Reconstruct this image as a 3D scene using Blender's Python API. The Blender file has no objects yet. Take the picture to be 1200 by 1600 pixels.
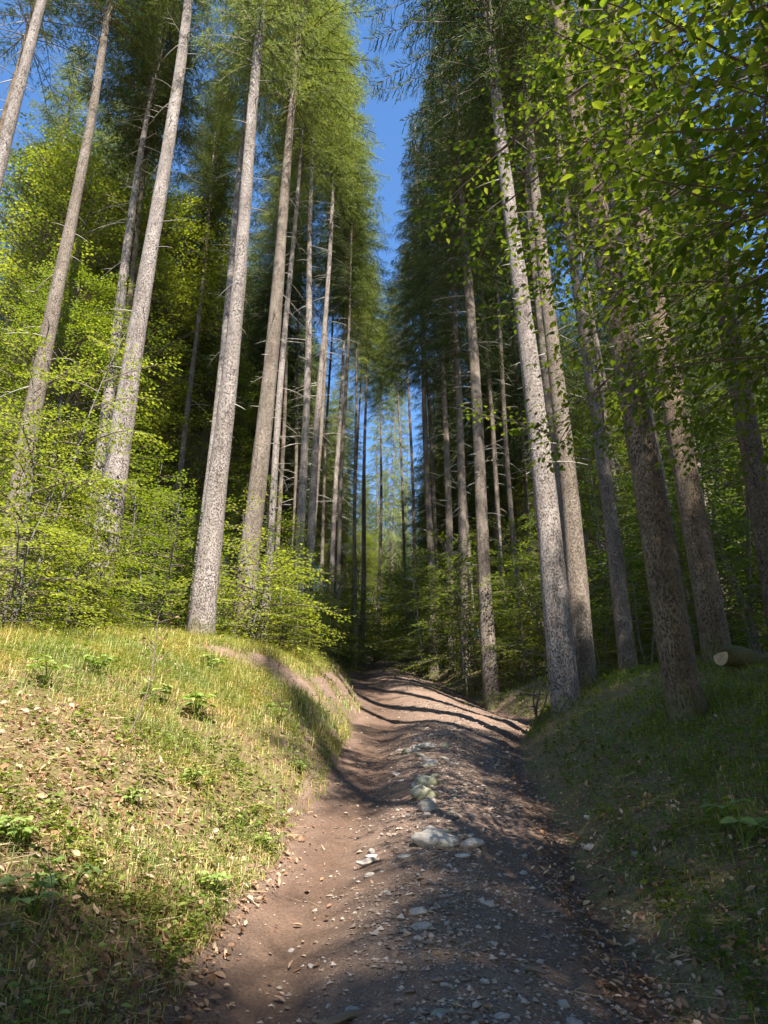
import bpy, math, random
import numpy as np
from mathutils import Vector, Matrix, Quaternion

SC = bpy.context.scene
COL = SC.collection
RNG = np.random.default_rng(7)
random.seed(7)
PI = math.pi

# ------------------------------------------------------------------ camera model
F_PX, W_PX, H_PX = 1180.0, 1200.0, 1600.0
PITCH = math.radians(24.5)
CS, SN = math.cos(PITCH), math.sin(PITCH)
EYE = 1.55
SLOPE = 0.27

def ray(px, py):
    u = (px - 600.0) / F_PX
    v = (800.0 - py) / F_PX
    return u, CS - v * SN, SN + v * CS

def at(px, py, y):
    """world point seen at pixel (px, py) of the photograph at world depth y"""
    u, fw, up = ray(px, py)
    t = y / fw
    return np.array((u * t, y, EYE + up * t))

# ------------------------------------------------------------------ noise and terrain
def _hash(ix, iy, seed):
    n = (ix.astype(np.int64) * 374761393 + iy.astype(np.int64) * 668265263 + seed * 974634777) & 0x7fffffff
    n = ((n ^ (n >> 13)) * 1274126177) & 0x7fffffff
    n = (n ^ (n >> 16)) & 0x7fffffff
    return (n % 100003) / 100003.0

def vnoise(x, y, seed=0):
    x = np.asarray(x, float); y = np.asarray(y, float)
    ix = np.floor(x); iy = np.floor(y)
    fx = x - ix; fy = y - iy
    fx = fx * fx * (3 - 2 * fx); fy = fy * fy * (3 - 2 * fy)
    a = _hash(ix, iy, seed); b = _hash(ix + 1, iy, seed)
    c = _hash(ix, iy + 1, seed); d = _hash(ix + 1, iy + 1, seed)
    return (a + (b - a) * fx) * (1 - fy) + (c + (d - c) * fx) * fy

def fbm(x, y, seed=0, octv=4):
    s = 0.0; a = 0.5; f = 1.0
    for k in range(octv):
        s = s + a * (vnoise(x * f, y * f, seed + k * 17) - 0.5)
        f *= 2.03; a *= 0.5
    return s

def sstep(a, b, x):
    t = np.clip((x - a) / (b - a), 0, 1)
    return t * t * (3 - 2 * t)

_Y = [-60, -10, 0, 3.5, 4.25, 5, 6.2, 9.2, 13, 15.5, 17.3, 24, 30, 40, 55, 72, 95, 200]
_XL = [6, -.3, -.88, -.92, -.92, -.84, -.66, -.56, -.55, -.5, -.5, -1.1, -1.5, -1.7, -1.0, .4, 7, 50]
_XR = [8.6, 1.9, 1.05, 1.0, 1.0, 1.07, 1.16, 1.45, 2.0, 2.7, 2.4, 1.8, 1.7, 1.6, 1.9, 2.9, 9.6, 53]

def edges(x, y):
    w = 0.22 * fbm(np.asarray(y) * 0.9, np.asarray(y) * 0.0 + 3.1, 5, 3)
    w2 = 0.22 * fbm(np.asarray(y) * 0.9, np.asarray(y) * 0.0 + 9.7, 6, 3)
    return np.interp(y, _Y, _XL) + w, np.interp(y, _Y, _XR) + w2

def _scar_st(x, y):
    x = np.asarray(x, float); y = np.asarray(y, float)
    a = (x + 2.0) * -.73 + (y - 10.0) * .68 + .22 * fbm(x * 1.7, y * 1.7, 71, 2)
    t = (x + 2.0) * .68 + (y - 10.0) * .73
    return a, sstep(-.45, .15, t) * (1 - sstep(1.9, 2.6, t))

def carve(x, y):
    """depth of the eroded cut behind the nose of the left bank"""
    a, win = _scar_st(x, y)
    return win * (.40 * sstep(-.05, .35, a) * (1 - sstep(.4, 1.15, a)) + .15 * sstep(.2, .6, a) * (1 - sstep(1.2, 1.32, a)))

def hollow(x, y):
    """bare soil of the cut (0..1)"""
    a, win = _scar_st(x, y)
    x = np.asarray(x, float); y = np.asarray(y, float)
    xl, xr = edges(x, y)
    side = sstep(12.6, 13.6, y) * (1 - sstep(17, 19, y)) * (1 - sstep(.55, .85, xl - x)) * sstep(.35, .5, vnoise(x * 2.5, y * 1.2, 73))
    return np.maximum(win * sstep(-.02, .14, a) * (1 - sstep(1.22, 1.34, a)), .9 * side)

def height(x, y):
    """height of the ground above the mean slope plane"""
    x = np.asarray(x, float); y = np.asarray(y, float)
    xl, xr = edges(x, y)
    wdt = np.maximum(xr - xl, .5)
    w = (x - xl) / wdt
    core = (-0.115 * np.exp(-((w - .2) / .16) ** 2) + 0.08 * np.exp(-((w - .6) / .22) ** 2)
            - 0.05 * np.exp(-((w - .88) / .1) ** 2))
    d = np.maximum(xl - x, 0)
    hb = np.interp(y, [-20, 0, 3, 8, 13, 20, 30, 45, 80], [.7, 1.2, 1.35, 1.5, 1.55, 1.35, 1.1, 1.0, .8])
    kb = np.interp(y, [0, 3, 6, 9, 13, 30], [1.7, 1.6, 1.35, 1.3, .8, .9])
    left = hb * (1 - np.exp(-(d / kb) ** 1.15))
    e = np.maximum(x - xr - .30, 0)
    hr = np.interp(y, [-20, 0, 3.5, 8, 12, 16, 20, 30, 80], [.5, .45, .62, 1.2, 1.2, .7, .9, .8, .8])
    ditch = -0.17 * np.exp(-((x - xr - .25) / .32) ** 2) * (y < 40)
    right = hr * (1 - np.exp(-(e / np.interp(y, [8.5, 11.5], [1.9, 1.25])) ** 1.2))
    # eroded hollow in the left bank
    hol = -carve(x, y)
    off = sstep(0, .5, d) + sstep(0, .6, e)
    n = 0.28 * fbm(x * .55, y * .55, 1, 3) * off + 0.13 * fbm(x * 1.9, y * 1.9, 2, 4) * (.35 + .65 * np.clip(off, 0, 1))
    n = n + 0.045 * fbm(x * 7, y * 7, 3, 3)
    far = 2.6 * fbm(x * .05, y * .05, 11, 2) * sstep(18, 60, np.abs(x))
    und = .10 * np.sin((y - 3) * .36) * sstep(6, 12, y)
    return core + left + right + ditch + hol + n + far + und

def gz(x, y):
    return SLOPE * np.asarray(y, float) + height(x, y)

def hit(px, py, ymax=80):
    u, fw, up = ray(px, py)
    y = np.linspace(1.5, ymax, 9000)
    t = y / fw
    below = (EYE + up * t) < gz(u * t, y)
    i = int(np.argmax(below)) if below.any() else len(y) - 1
    return np.array((u * t[i], y[i], float(gz(u * t[i], y[i]))))

# ------------------------------------------------------------------ mesh helpers
def mesh_np(name, verts, polys, mats, midx=None, smooth=False):
    """polys: list of integer arrays (N, k), one per polygon size"""
    verts = np.asarray(verts, np.float32)
    me = bpy.data.meshes.new(name)
    me.vertices.add(len(verts))
    me.vertices.foreach_set('co', verts.ravel())
    polys = [np.asarray(p, np.int32) for p in polys if len(p)]
    nl = sum(p.size for p in polys); npoly = sum(len(p) for p in polys)
    me.loops.add(nl); me.polygons.add(npoly)
    me.loops.foreach_set('vertex_index', np.concatenate([p.ravel() for p in polys]))
    tot = np.concatenate([np.full(len(p), p.shape[1], np.int32) for p in polys])
    start = np.concatenate(([0], np.cumsum(tot)[:-1])).astype(np.int32)
    me.polygons.foreach_set('loop_start', start)
    me.polygons.foreach_set('loop_total', tot)
    for m in mats: me.materials.append(m)
    if midx is not None:
        me.polygons.foreach_set('material_index', np.asarray(midx, np.int32))
    me.polygons.foreach_set('use_smooth', np.full(npoly, bool(smooth)))
    me.update(calc_edges=True)
    me.validate(verbose=False)
    return me

def put(name, me, loc=(0, 0, 0), parent=None, rot=None, scale=None):
    o = bpy.data.objects.new(name, me); COL.objects.link(o)
    o.location = loc
    if rot is not None:
        o.rotation_euler = rot
    if scale is not None: o.scale = scale
    if parent is not None: o.parent = parent
    return o

def tag(o, label=None, cat=None, group=None, kind=None):
    if label: o['label'] = label
    if cat: o['category'] = cat
    if group: o['group'] = group
    if kind: o['kind'] = kind
    return o

def thing(name, label, cat, loc, group=None):
    return tag(put(name, None, loc), label, cat, group)

class Geo:
    """collects wood tubes (material 0) and leaf faces (material 1) into one mesh"""
    def __init__(s):
        s.v = []; s.q = []; s.t = []; s.mq = []; s.mt = []; s.n = 0
    def add(s, v, q=None, t=None, mat=0):
        v = np.asarray(v, np.float32).reshape(-1, 3)
        if q is not None and len(q):
            q = np.asarray(q, np.int32); s.q.append(q + s.n); s.mq.append(np.full(len(q), mat))
        if t is not None and len(t):
            t = np.asarray(t, np.int32); s.t.append(t + s.n); s.mt.append(np.full(len(t), mat))
        s.v.append(v); s.n += len(v)
    def tube(s, pts, rad, sides=5, mat=0, cap=True):
        pts = np.asarray(pts, float); rad = np.asarray(rad, float)
        tan = np.gradient(pts, axis=0)
        tan /= np.linalg.norm(tan, axis=1)[:, None] + 1e-9
        ref = np.array((0, 0, 1.)) if abs(tan[:, 2]).mean() < .8 else np.array((1., 0, 0))
        a = np.cross(tan, ref); a /= np.linalg.norm(a, axis=1)[:, None] + 1e-9
        b = np.cross(tan, a)
        ang = np.arange(sides) * 2 * PI / sides
        v = pts[:, None] + rad[:, None, None] * (np.cos(ang)[None, :, None] * a[:, None] + np.sin(ang)[None, :, None] * b[:, None])
        n = len(pts)
        i = np.arange(n - 1)[:, None] * sides; j = np.arange(sides)[None]; k = (j + 1) % sides
        q = np.stack([i + j, i + k, i + sides + k, i + sides + j], -1).reshape(-1, 4)
        vv = v.reshape(-1, 3); t = None
        if cap:
            vv = np.vstack([vv, pts[-1:], pts[:1]])
            m = n * sides
            jj = np.arange(sides); kk = (jj + 1) % sides
            t = np.vstack([np.stack([(n - 1) * sides + jj, (n - 1) * sides + kk, np.full(sides, m)], 1),
                           np.stack([kk, jj, np.full(sides, m + 1)], 1)])
        s.add(vv, q, t, mat)
    def quads(s, P, D, N, L, Wd, mat=1, fold=.15, bend=0.):
        """simple leaf: rhomboid quad (base, right, tip, left)"""
        P = np.asarray(P, float); D = nrm(D); S = nrm(np.cross(D, N)); U = np.cross(S, D)
        L = np.asarray(L)[:, None]; Wd = np.asarray(Wd)[:, None]
        b = P; tip = P + D * L - U * L * bend
        m = P + D * L * .48 + U * Wd * fold
        v = np.stack([b, m + S * Wd * .5, tip, m - S * Wd * .5], 1)
        n = len(P); base = np.arange(n)[:, None] * 4
        s.add(v.reshape(-1, 3), base + np.array([[0, 1, 2, 3]]), None, mat)
    def strips(s, P, D, N, L, Wd, mat=1, taper=.35):
        P = np.asarray(P, float); D = nrm(D); S = nrm(np.cross(D, N))
        L = np.asarray(L)[:, None]; Wd = np.asarray(Wd)[:, None]
        e = P + D * L
        v = np.stack([P - S * Wd * .5, P + S * Wd * .5, e + S * Wd * .5 * taper, e - S * Wd * .5 * taper], 1)
        base = np.arange(len(P))[:, None] * 4
        s.add(v.reshape(-1, 3), base + np.array([[0, 1, 2, 3]]), None, mat)
    def leaves(s, P, D, N, L, Wd, mat=1, fold=.18, droop=.15):
        """leaf with a midrib fold and a rounded outline"""
        P = np.asarray(P, float); D = nrm(D); S = nrm(np.cross(D, N)); U = np.cross(S, D)
        L = np.asarray(L)[:, None]; Wd = np.asarray(Wd)[:, None]
        def rib(t): return P + D * L * t - U * L * droop * t * t
        def sd(t, w, sg): return rib(t) + S * Wd * w * sg + U * Wd * fold * w * 2
        v = np.stack([rib(0.), rib(.36), rib(.7), rib(1.),
                      sd(.16, .30, 1), sd(.40, .5, 1), sd(.72, .36, 1),
                      sd(.16, .30, -1), sd(.40, .5, -1), sd(.72, .36, -1)], 1)
        base = np.arange(len(P))[:, None] * 10
        q = np.concatenate([base + np.array([[0, 1, 5, 4]]), base + np.array([[1, 2, 6, 5]]),
                            base + np.array([[1, 0, 7, 8]]), base + np.array([[2, 1, 8, 9]])])
        t = np.concatenate([base + np.array([[2, 3, 6]]), base + np.array([[3, 2, 9]])])
        s.add(v.reshape(-1, 3), q, t, mat)
    def mesh(s, name, mats, smooth=False):
        v = np.concatenate(s.v)
        polys = []; mi = []
        if s.q: polys.append(np.concatenate(s.q)); mi.append(np.concatenate(s.mq))
        if s.t: polys.append(np.concatenate(s.t)); mi.append(np.concatenate(s.mt))
        return mesh_np(name, v, polys, mats, np.concatenate(mi), smooth)

def nrm(a):
    a = np.asarray(a, float)
    return a / (np.linalg.norm(a, axis=-1, keepdims=True) + 1e-9)

# ------------------------------------------------------------------ materials
class NT:
    def __init__(s, name):
        s.m = bpy.data.materials.new(name); s.m.use_nodes = True
        s.t = s.m.node_tree; s.t.nodes.clear()
        s.out = s.t.nodes.new('ShaderNodeOutputMaterial')
    def n(s, typ, **kw):
        nd = s.t.nodes.new(typ)
        for k, v in kw.items():
            if k.startswith('i_'):
                key = k[2:]
                key = int(key) if key.isdigit() else key.replace('_', ' ')
                nd.inputs[key].default_value = v
            else: setattr(nd, k, v)
        return nd
    def l(s, a, b): s.t.links.new(a, b)
    def coords(s, scale=(1, 1, 1), kind='Object'):
        tc = s.n('ShaderNodeTexCoord'); mp = s.n('ShaderNodeMapping')
        mp.inputs['Scale'].default_value = scale
        s.l(tc.outputs[kind], mp.inputs['Vector']); return mp.outputs[0]
    def noise(s, vec, scale, detail=4, rough=.6, dist=0.):
        nd = s.n('ShaderNodeTexNoise'); nd.inputs['Scale'].default_value = scale
        nd.inputs['Detail'].default_value = detail; nd.inputs['Roughness'].default_value = rough
        nd.inputs['Distortion'].default_value = dist
        s.l(vec, nd.inputs['Vector']); return nd.outputs['Fac']
    def voro(s, vec, scale, feature='F1', out='Distance', rnd=1.):
        nd = s.n('ShaderNodeTexVoronoi', feature=feature); nd.inputs['Scale'].default_value = scale
        nd.inputs['Randomness'].default_value = rnd
        s.l(vec, nd.inputs['Vector']); return nd.outputs[out]
    def ramp(s, fac, stops, interp='LINEAR'):
        nd = s.n('ShaderNodeValToRGB'); cr = nd.color_ramp; cr.interpolation = interp
        while len(cr.elements) < len(stops): cr.elements.new(.5)
        for e, (p, c) in zip(cr.elements, stops):
            e.position = p; e.color = (c, c, c, 1) if not hasattr(c, '__len__') else (*c, 1)
        s.l(fac, nd.inputs[0]); return nd.outputs[0]
    def mix(s, fac, a, b, blend='MIX'):
        nd = s.n('ShaderNodeMix', data_type='RGBA', blend_type=blend)
        for val, sock in ((fac, nd.inputs[0]), (a, nd.inputs[6]), (b, nd.inputs[7])):
            if hasattr(val, 'is_linked') or hasattr(val, 'links'): s.l(val, sock)
            elif hasattr(val, '__len__'): sock.default_value = (*val, 1)
            else: sock.default_value = val
        return nd.outputs[2]
    def math(s, op, a, b=0.):
        nd = s.n('ShaderNodeMath', operation=op)
        for val, sock in ((a, nd.inputs[0]), (b, nd.inputs[1])):
            if hasattr(val, 'links'): s.l(val, sock)
            else: sock.default_value = val
        return nd.outputs[0]
    def bump(s, h, strength=.5, dist=.02):
        nd = s.n('ShaderNodeBump'); nd.inputs['Strength'].default_value = strength
        nd.inputs['Distance'].default_value = dist
        s.l(h, nd.inputs['Height']); return nd.outputs[0]
    def surf(s, col, rough=.9, spec=.2, nor=None):
        b = s.n('ShaderNodeBsdfPrincipled')
        if hasattr(col, 'links'): s.l(col, b.inputs['Base Color'])
        else: b.inputs['Base Color'].default_value = (*col, 1)
        b.inputs['Roughness'].default_value = rough
        b.inputs['Specular IOR Level'].default_value = spec
        if nor is not None: s.l(nor, b.inputs['Normal'])
        return b.outputs[0]
    def done(s, sh): s.l(sh, s.out.inputs[0]); return s.m

def leaf_mat(name, stops, trans=.45, rough=.5, spec=.25, tcol=(1.2, 1.22, .45), vary=(1.2, 1.12, .9)):
    k = NT(name)
    g = k.n('ShaderNodeNewGeometry')
    col = k.ramp(g.outputs['Random Per Island'], stops)
    v = k.noise(k.coords((1, 1, 1)), 1.3, 2)
    col = k.mix(k.ramp(v, [(.35, 0.), (.65, 1.)]), col, k.mix(1., col, vary, 'MULTIPLY'))
    sh = k.surf(col, rough, spec)
    tr = k.n('ShaderNodeBsdfTranslucent')
    k.l(k.mix(1., col, tcol, 'MULTIPLY'), tr.inputs[0])
    mx = k.n('ShaderNodeMixShader'); mx.inputs[0].default_value = trans
    k.l(sh, mx.inputs[1]); k.l(tr.outputs[0], mx.inputs[2])
    return k.done(mx.outputs[0])

def bark_mat(name, pale, mid, dark, speck=.5, zs=.65, vs=42.):
    k = NT(name)
    c = k.coords((1, 1, 1)); cz = k.coords((1, 1, zs))
    big = k.noise(c, 1.7, 5, .65)
    fine = k.noise(cz, 55, 5, .7)
    base = k.mix(k.ramp(big, [(.35, 0.), (.62, 1.)]), mid, pale)
    base = k.mix(k.ramp(fine, [(.3, .0), (.72, 1.)]), k.mix(1., base, (.55, .52, .5), 'MULTIPLY'), base)
    n1 = k.noise(cz, vs, 3, .62)
    sp = k.ramp(n1, [(.52, 0.), (.62, 1.)])
    patch = k.ramp(k.noise(c, 4.5, 3), [(.33, .3), (.6, 1.)])
    spm = k.math('MULTIPLY', k.math('MULTIPLY', sp, patch), speck * 1.6); spm.node.use_clamp = True
    cv = k.noise(k.coords((1, 1, .16)), 13, 4, .7, .4)
    cr = k.ramp(cv, [(.60, 0.), (.70, .7)])
    m2 = k.math('MAXIMUM', spm, cr)
    col = k.mix(m2, base, dark)
    stk = k.noise(k.coords((1, 1, .10)), 6, 4, .6)
    col = k.mix(k.ramp(stk, [(.38, .45), (.6, 0.)]), col, k.mix(1., col, (.5, .46, .42), 'MULTIPLY'))
    moss = k.ramp(k.noise(c, 2.6, 4), [(.60, 0.), (.8, .25)])
    col = k.mix(moss, col, (.16, .15, .07))
    xyz = k.n('ShaderNodeSeparateXYZ'); k.l(c, xyz.inputs[0])
    low = k.math('SUBTRACT', .95, k.math('ADD', k.math('MULTIPLY', xyz.outputs[2], .75), k.math('MULTIPLY', k.noise(c, 6, 4), .9)))
    col = k.mix(k.ramp(low, [(.0, 0.), (.3, .8)]), col, (.11, .105, .04))
    h = k.math('SUBTRACT', k.math('MULTIPLY', fine, .5), m2)
    return k.done(k.surf(col, .95, .12, k.bump(h, 1., .05)))

M = {}
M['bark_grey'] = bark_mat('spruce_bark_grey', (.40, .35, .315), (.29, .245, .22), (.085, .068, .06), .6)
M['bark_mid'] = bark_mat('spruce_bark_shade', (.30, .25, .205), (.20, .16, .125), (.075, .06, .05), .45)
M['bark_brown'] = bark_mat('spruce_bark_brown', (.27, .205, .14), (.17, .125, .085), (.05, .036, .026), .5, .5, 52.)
M['bark_beech'] = bark_mat('beech_bark', (.26, .25, .22), (.17, .165, .14), (.06, .055, .045), .15)
M['twig'] = NT('twig_wood'); M['twig'] = M['twig'].done(M['twig'].surf((.13, .10, .075), .9))
M['dead'] = NT('dead_wood'); M['dead'] = M['dead'].done(M['dead'].surf((.34, .30, .26), .9))
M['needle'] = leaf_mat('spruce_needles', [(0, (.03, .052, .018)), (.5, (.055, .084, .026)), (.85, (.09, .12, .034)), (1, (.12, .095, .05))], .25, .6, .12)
M['needle_lit'] = leaf_mat('spruce_needles_fresh_lit', [(0, (.085, .122, .046)), (.5, (.158, .20, .072)), (.9, (.23, .265, .105)), (1, (.21, .18, .11))], .35, .6, .15)  # spring green needles, lightened further so sunlight is in the crown colour
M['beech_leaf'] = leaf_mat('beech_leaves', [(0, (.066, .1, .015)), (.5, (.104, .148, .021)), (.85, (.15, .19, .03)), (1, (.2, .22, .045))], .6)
M['beech_fresh_lit'] = leaf_mat('beech_leaves_fresh_lit', [(0, (.145, .19, .034)), (.5, (.225, .27, .048)), (.85, (.29, .325, .065)), (1, (.34, .34, .09))], .45)  # lighter copy of the beech leaves with sunlight put into the green
M['beech_dark'] = leaf_mat('beech_leaves_dark', [(0, (.045, .085, .013)), (.5, (.075, .13, .018)), (1, (.125, .185, .028))], .5)  # darker copy of the beech leaves, thicket shade put into the colour
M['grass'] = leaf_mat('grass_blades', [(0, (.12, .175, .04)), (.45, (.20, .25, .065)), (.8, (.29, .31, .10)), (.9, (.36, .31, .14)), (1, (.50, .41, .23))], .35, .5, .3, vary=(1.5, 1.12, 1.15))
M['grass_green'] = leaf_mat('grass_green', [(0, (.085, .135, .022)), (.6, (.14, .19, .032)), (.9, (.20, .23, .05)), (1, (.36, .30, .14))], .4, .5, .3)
M['herb'] = leaf_mat('herb_leaves', [(0, (.09, .14, .025)), (.6, (.16, .21, .04)), (1, (.25, .28, .07))], .35, .45, .3)
M['weed'] = leaf_mat('weed_leaves', [(0, (.14, .21, .05)), (.6, (.20, .28, .075)), (1, (.28, .34, .12))], .4, .5, .3)
M['straw'] = leaf_mat('dead_straw', [(0, (.20, .13, .075)), (.5, (.40, .30, .17)), (1, (.58, .48, .31))], .15, .7, .15, (1, .9, .7))
M['litter'] = leaf_mat('dry_leaves', [(0, (.11, .06, .036)), (.4, (.235, .135, .085)), (.8, (.34, .22, .15)), (1, (.48, .37, .27))], .15, .7, .15, (1, .9, .7))

def soil_mat(name, kind):
    k = NT(name); c = k.coords((1, 1, 1))
    big = k.noise(c, .9, 4, .6); mid = k.noise(c, 6, 6, .7); fine = k.noise(c, 60, 4, .75)
    grit = k.voro(c, 85, 'F1')
    gcol = k.voro(c, 85, 'F1', 'Color')
    if kind == 'path':
        base = k.mix(k.ramp(big, [(.35, 0.), (.65, 1.)]), (.15, .095, .066), (.225, .15, .108))
        base = k.mix(k.ramp(mid, [(.38, 0.), (.68, .75)]), base, (.26, .18, .132))
        base = k.mix(k.ramp(fine, [(.35, .7), (.62, 0.)]), base, (.07, .046, .036))
        at_ = k.n('ShaderNodeAttribute', attribute_name='humus')
        base = k.mix(at_.outputs['Fac'], base, k.mix(1., base, (.6, .56, .53), 'MULTIPLY'))
        sep = k.n('ShaderNodeSeparateColor'); k.l(gcol, sep.inputs[0])
        sel = k.ramp(sep.outputs[0], [(.78, 0.), (.84, 1.)])
        st = k.math('MULTIPLY', k.math('MULTIPLY', sel, k.math('SUBTRACT', 1., at_.outputs['Fac'])), k.ramp(grit, [(.35, 1.), (.5, 0.)]))
        base = k.mix(st, base, k.mix(sep.outputs[1], (.17, .13, .105), (.35, .29, .235)))
        hh = k.math('ADD', k.math('MULTIPLY', fine, .6), k.math('MULTIPLY', st, .8))
    else:
        base = k.mix(k.ramp(big, [(.35, 0.), (.65, 1.)]), (.11, .067, .034), (.19, .124, .068))
        base = k.mix(k.ramp(mid, [(.42, 0.), (.62, .8)]), base, (.125, .14, .03))
        base = k.mix(k.ramp(k.noise(c, 25, 5, .7), [(.45, 0.), (.7, .7)]), base, (.30, .21, .13))
        base = k.mix(k.ramp(fine, [(.35, .75), (.6, 0.)]), base, (.04, .028, .02))
        hh = k.math('ADD', k.math('MULTIPLY', fine, .7), k.math('MULTIPLY', mid, .6))
    return k.done(k.surf(base, .95, .15, k.bump(hh, .8, .02)))
M['path'] = soil_mat('path_soil', 'path')
M['ground'] = soil_mat('forest_floor', 'ground')

def stone_mat(name, a, b, moss=0.):
    k = NT(name); c = k.coords((1, 1, 1))
    n1 = k.noise(c, 2.2, 6, .7); n2 = k.noise(c, 14, 5, .75)
    col = k.mix(k.ramp(n1, [(.35, 0.), (.65, 1.)]), a, b)
    col = k.mix(k.ramp(n2, [(.35, .6), (.6, 0.)]), col, tuple(x * .45 for x in a))
    if moss:
        g = k.n('ShaderNodeNewGeometry'); sp = k.n('ShaderNodeSeparateXYZ'); k.l(g.outputs['Normal'], sp.inputs[0])
        mm = k.math('MULTIPLY', k.ramp(n1, [(.4, 0.), (.6, 1.)]), moss)
        col = k.mix(mm, col, (.13, .13, .045))
    return k.done(k.surf(col, .85, .3, k.bump(n2, .5, .03)))
M['stone'] = stone_mat('stone_grey', (.30, .26, .225), (.44, .39, .34))
M['stone_pale'] = stone_mat('stone_pale', (.36, .315, .27), (.50, .445, .385))
M['stone_moss'] = stone_mat('stone_mossy', (.26, .24, .19), (.38, .35, .28), .7)
M['cut'] = stone_mat('cut_wood', (.34, .24, .14), (.46, .34, .2))

# ------------------------------------------------------------------ ground and path
def axis_coords(segs):
    out = [segs[0][0]]
    for a, b, st in segs:
        n = max(2, int(round((b - a) / st)))
        out.extend(list(np.linspace(a, b, n + 1)[1:]))
    return np.array(out)

def build_ground():
    xs = axis_coords([(-190, -60, 8), (-60, -20, 2.0), (-20, -8, .5), (-8, -4, .14), (-4, -1.2, .055), (-1.2, 2.2, .035),
                      (2.2, 4, .055), (4, 8, .14), (8, 20, .5), (20, 60, 2.), (60, 190, 8)])
    ys = axis_coords([(-60, -10, 2.), (-10, 0, .4), (0, 2.4, .08), (2.4, 9, .04), (9, 16, .07), (16, 30, .14), (30, 60, .4), (60, 240, 5)])
    X, Y = np.meshgrid(xs, ys)
    Z = gz(X, Y)
    xl, xr = edges(X, Y)
    nx, ny = len(xs), len(ys)
    i = np.arange(ny - 1)[:, None] * nx + np.arange(nx - 1)[None]
    q = np.stack([i, i + 1, i + nx + 1, i + nx], -1).reshape(-1, 4)
    cx = ((X[:-1, :-1] + X[1:, 1:]) / 2).ravel(); cy = ((Y[:-1, :-1] + Y[1:, 1:]) / 2).ravel()
    l, r = edges(cx, cy)
    jit = .18 * fbm(cx * 3, cy * 3, 21, 3)
    onpath = (cx > l - .12 + jit) & (cx < r + .25 + jit)
    verts = np.stack([X, Y, Z], -1).reshape(-1, 3)
    soil = (hollow(cx, cy) > .3 + jit) | ((l - cx < .16 + .3 * (cy > 8) + 2 * jit) & (cx < r) & (cy < 40))
    for nm, mask, mt in (('path', onpath, M['path']), ('ground', ~onpath, M['ground'])):
        f = q[mask]
        used = np.unique(f); remap = np.zeros(len(verts), np.int32); remap[used] = np.arange(len(used))
        me = mesh_np(nm, verts[used], [remap[f]], [mt, M['path']], soil[mask] & (nm == 'ground'), True)
        vx, vy = verts[used][:, 0], verts[used][:, 1]
        vl, vr = edges(vx, vy); vw = (vx - vl) / np.maximum(vr - vl, .5) + .10 * fbm(vx * 1.6, vy * 1.2, 81, 3)
        hum = np.exp(-((vw - .16) / .20) ** 2) * sstep(-.5, -.05, vw) + .8 * np.exp(-((vw - 1.06) / .16) ** 2)
        me.attributes.new('humus', 'FLOAT', 'POINT').data.foreach_set('value', np.clip(hum, 0, 1).astype(np.float32))
        o = put(nm, me)
        tag(o, kind='structure')
        if nm == 'path': tag(o, 'reddish brown dirt trail with a stony middle climbing between the trees')
        else: tag(o, 'sloping forest floor of soil and grass either side of the trail')
build_ground()

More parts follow.
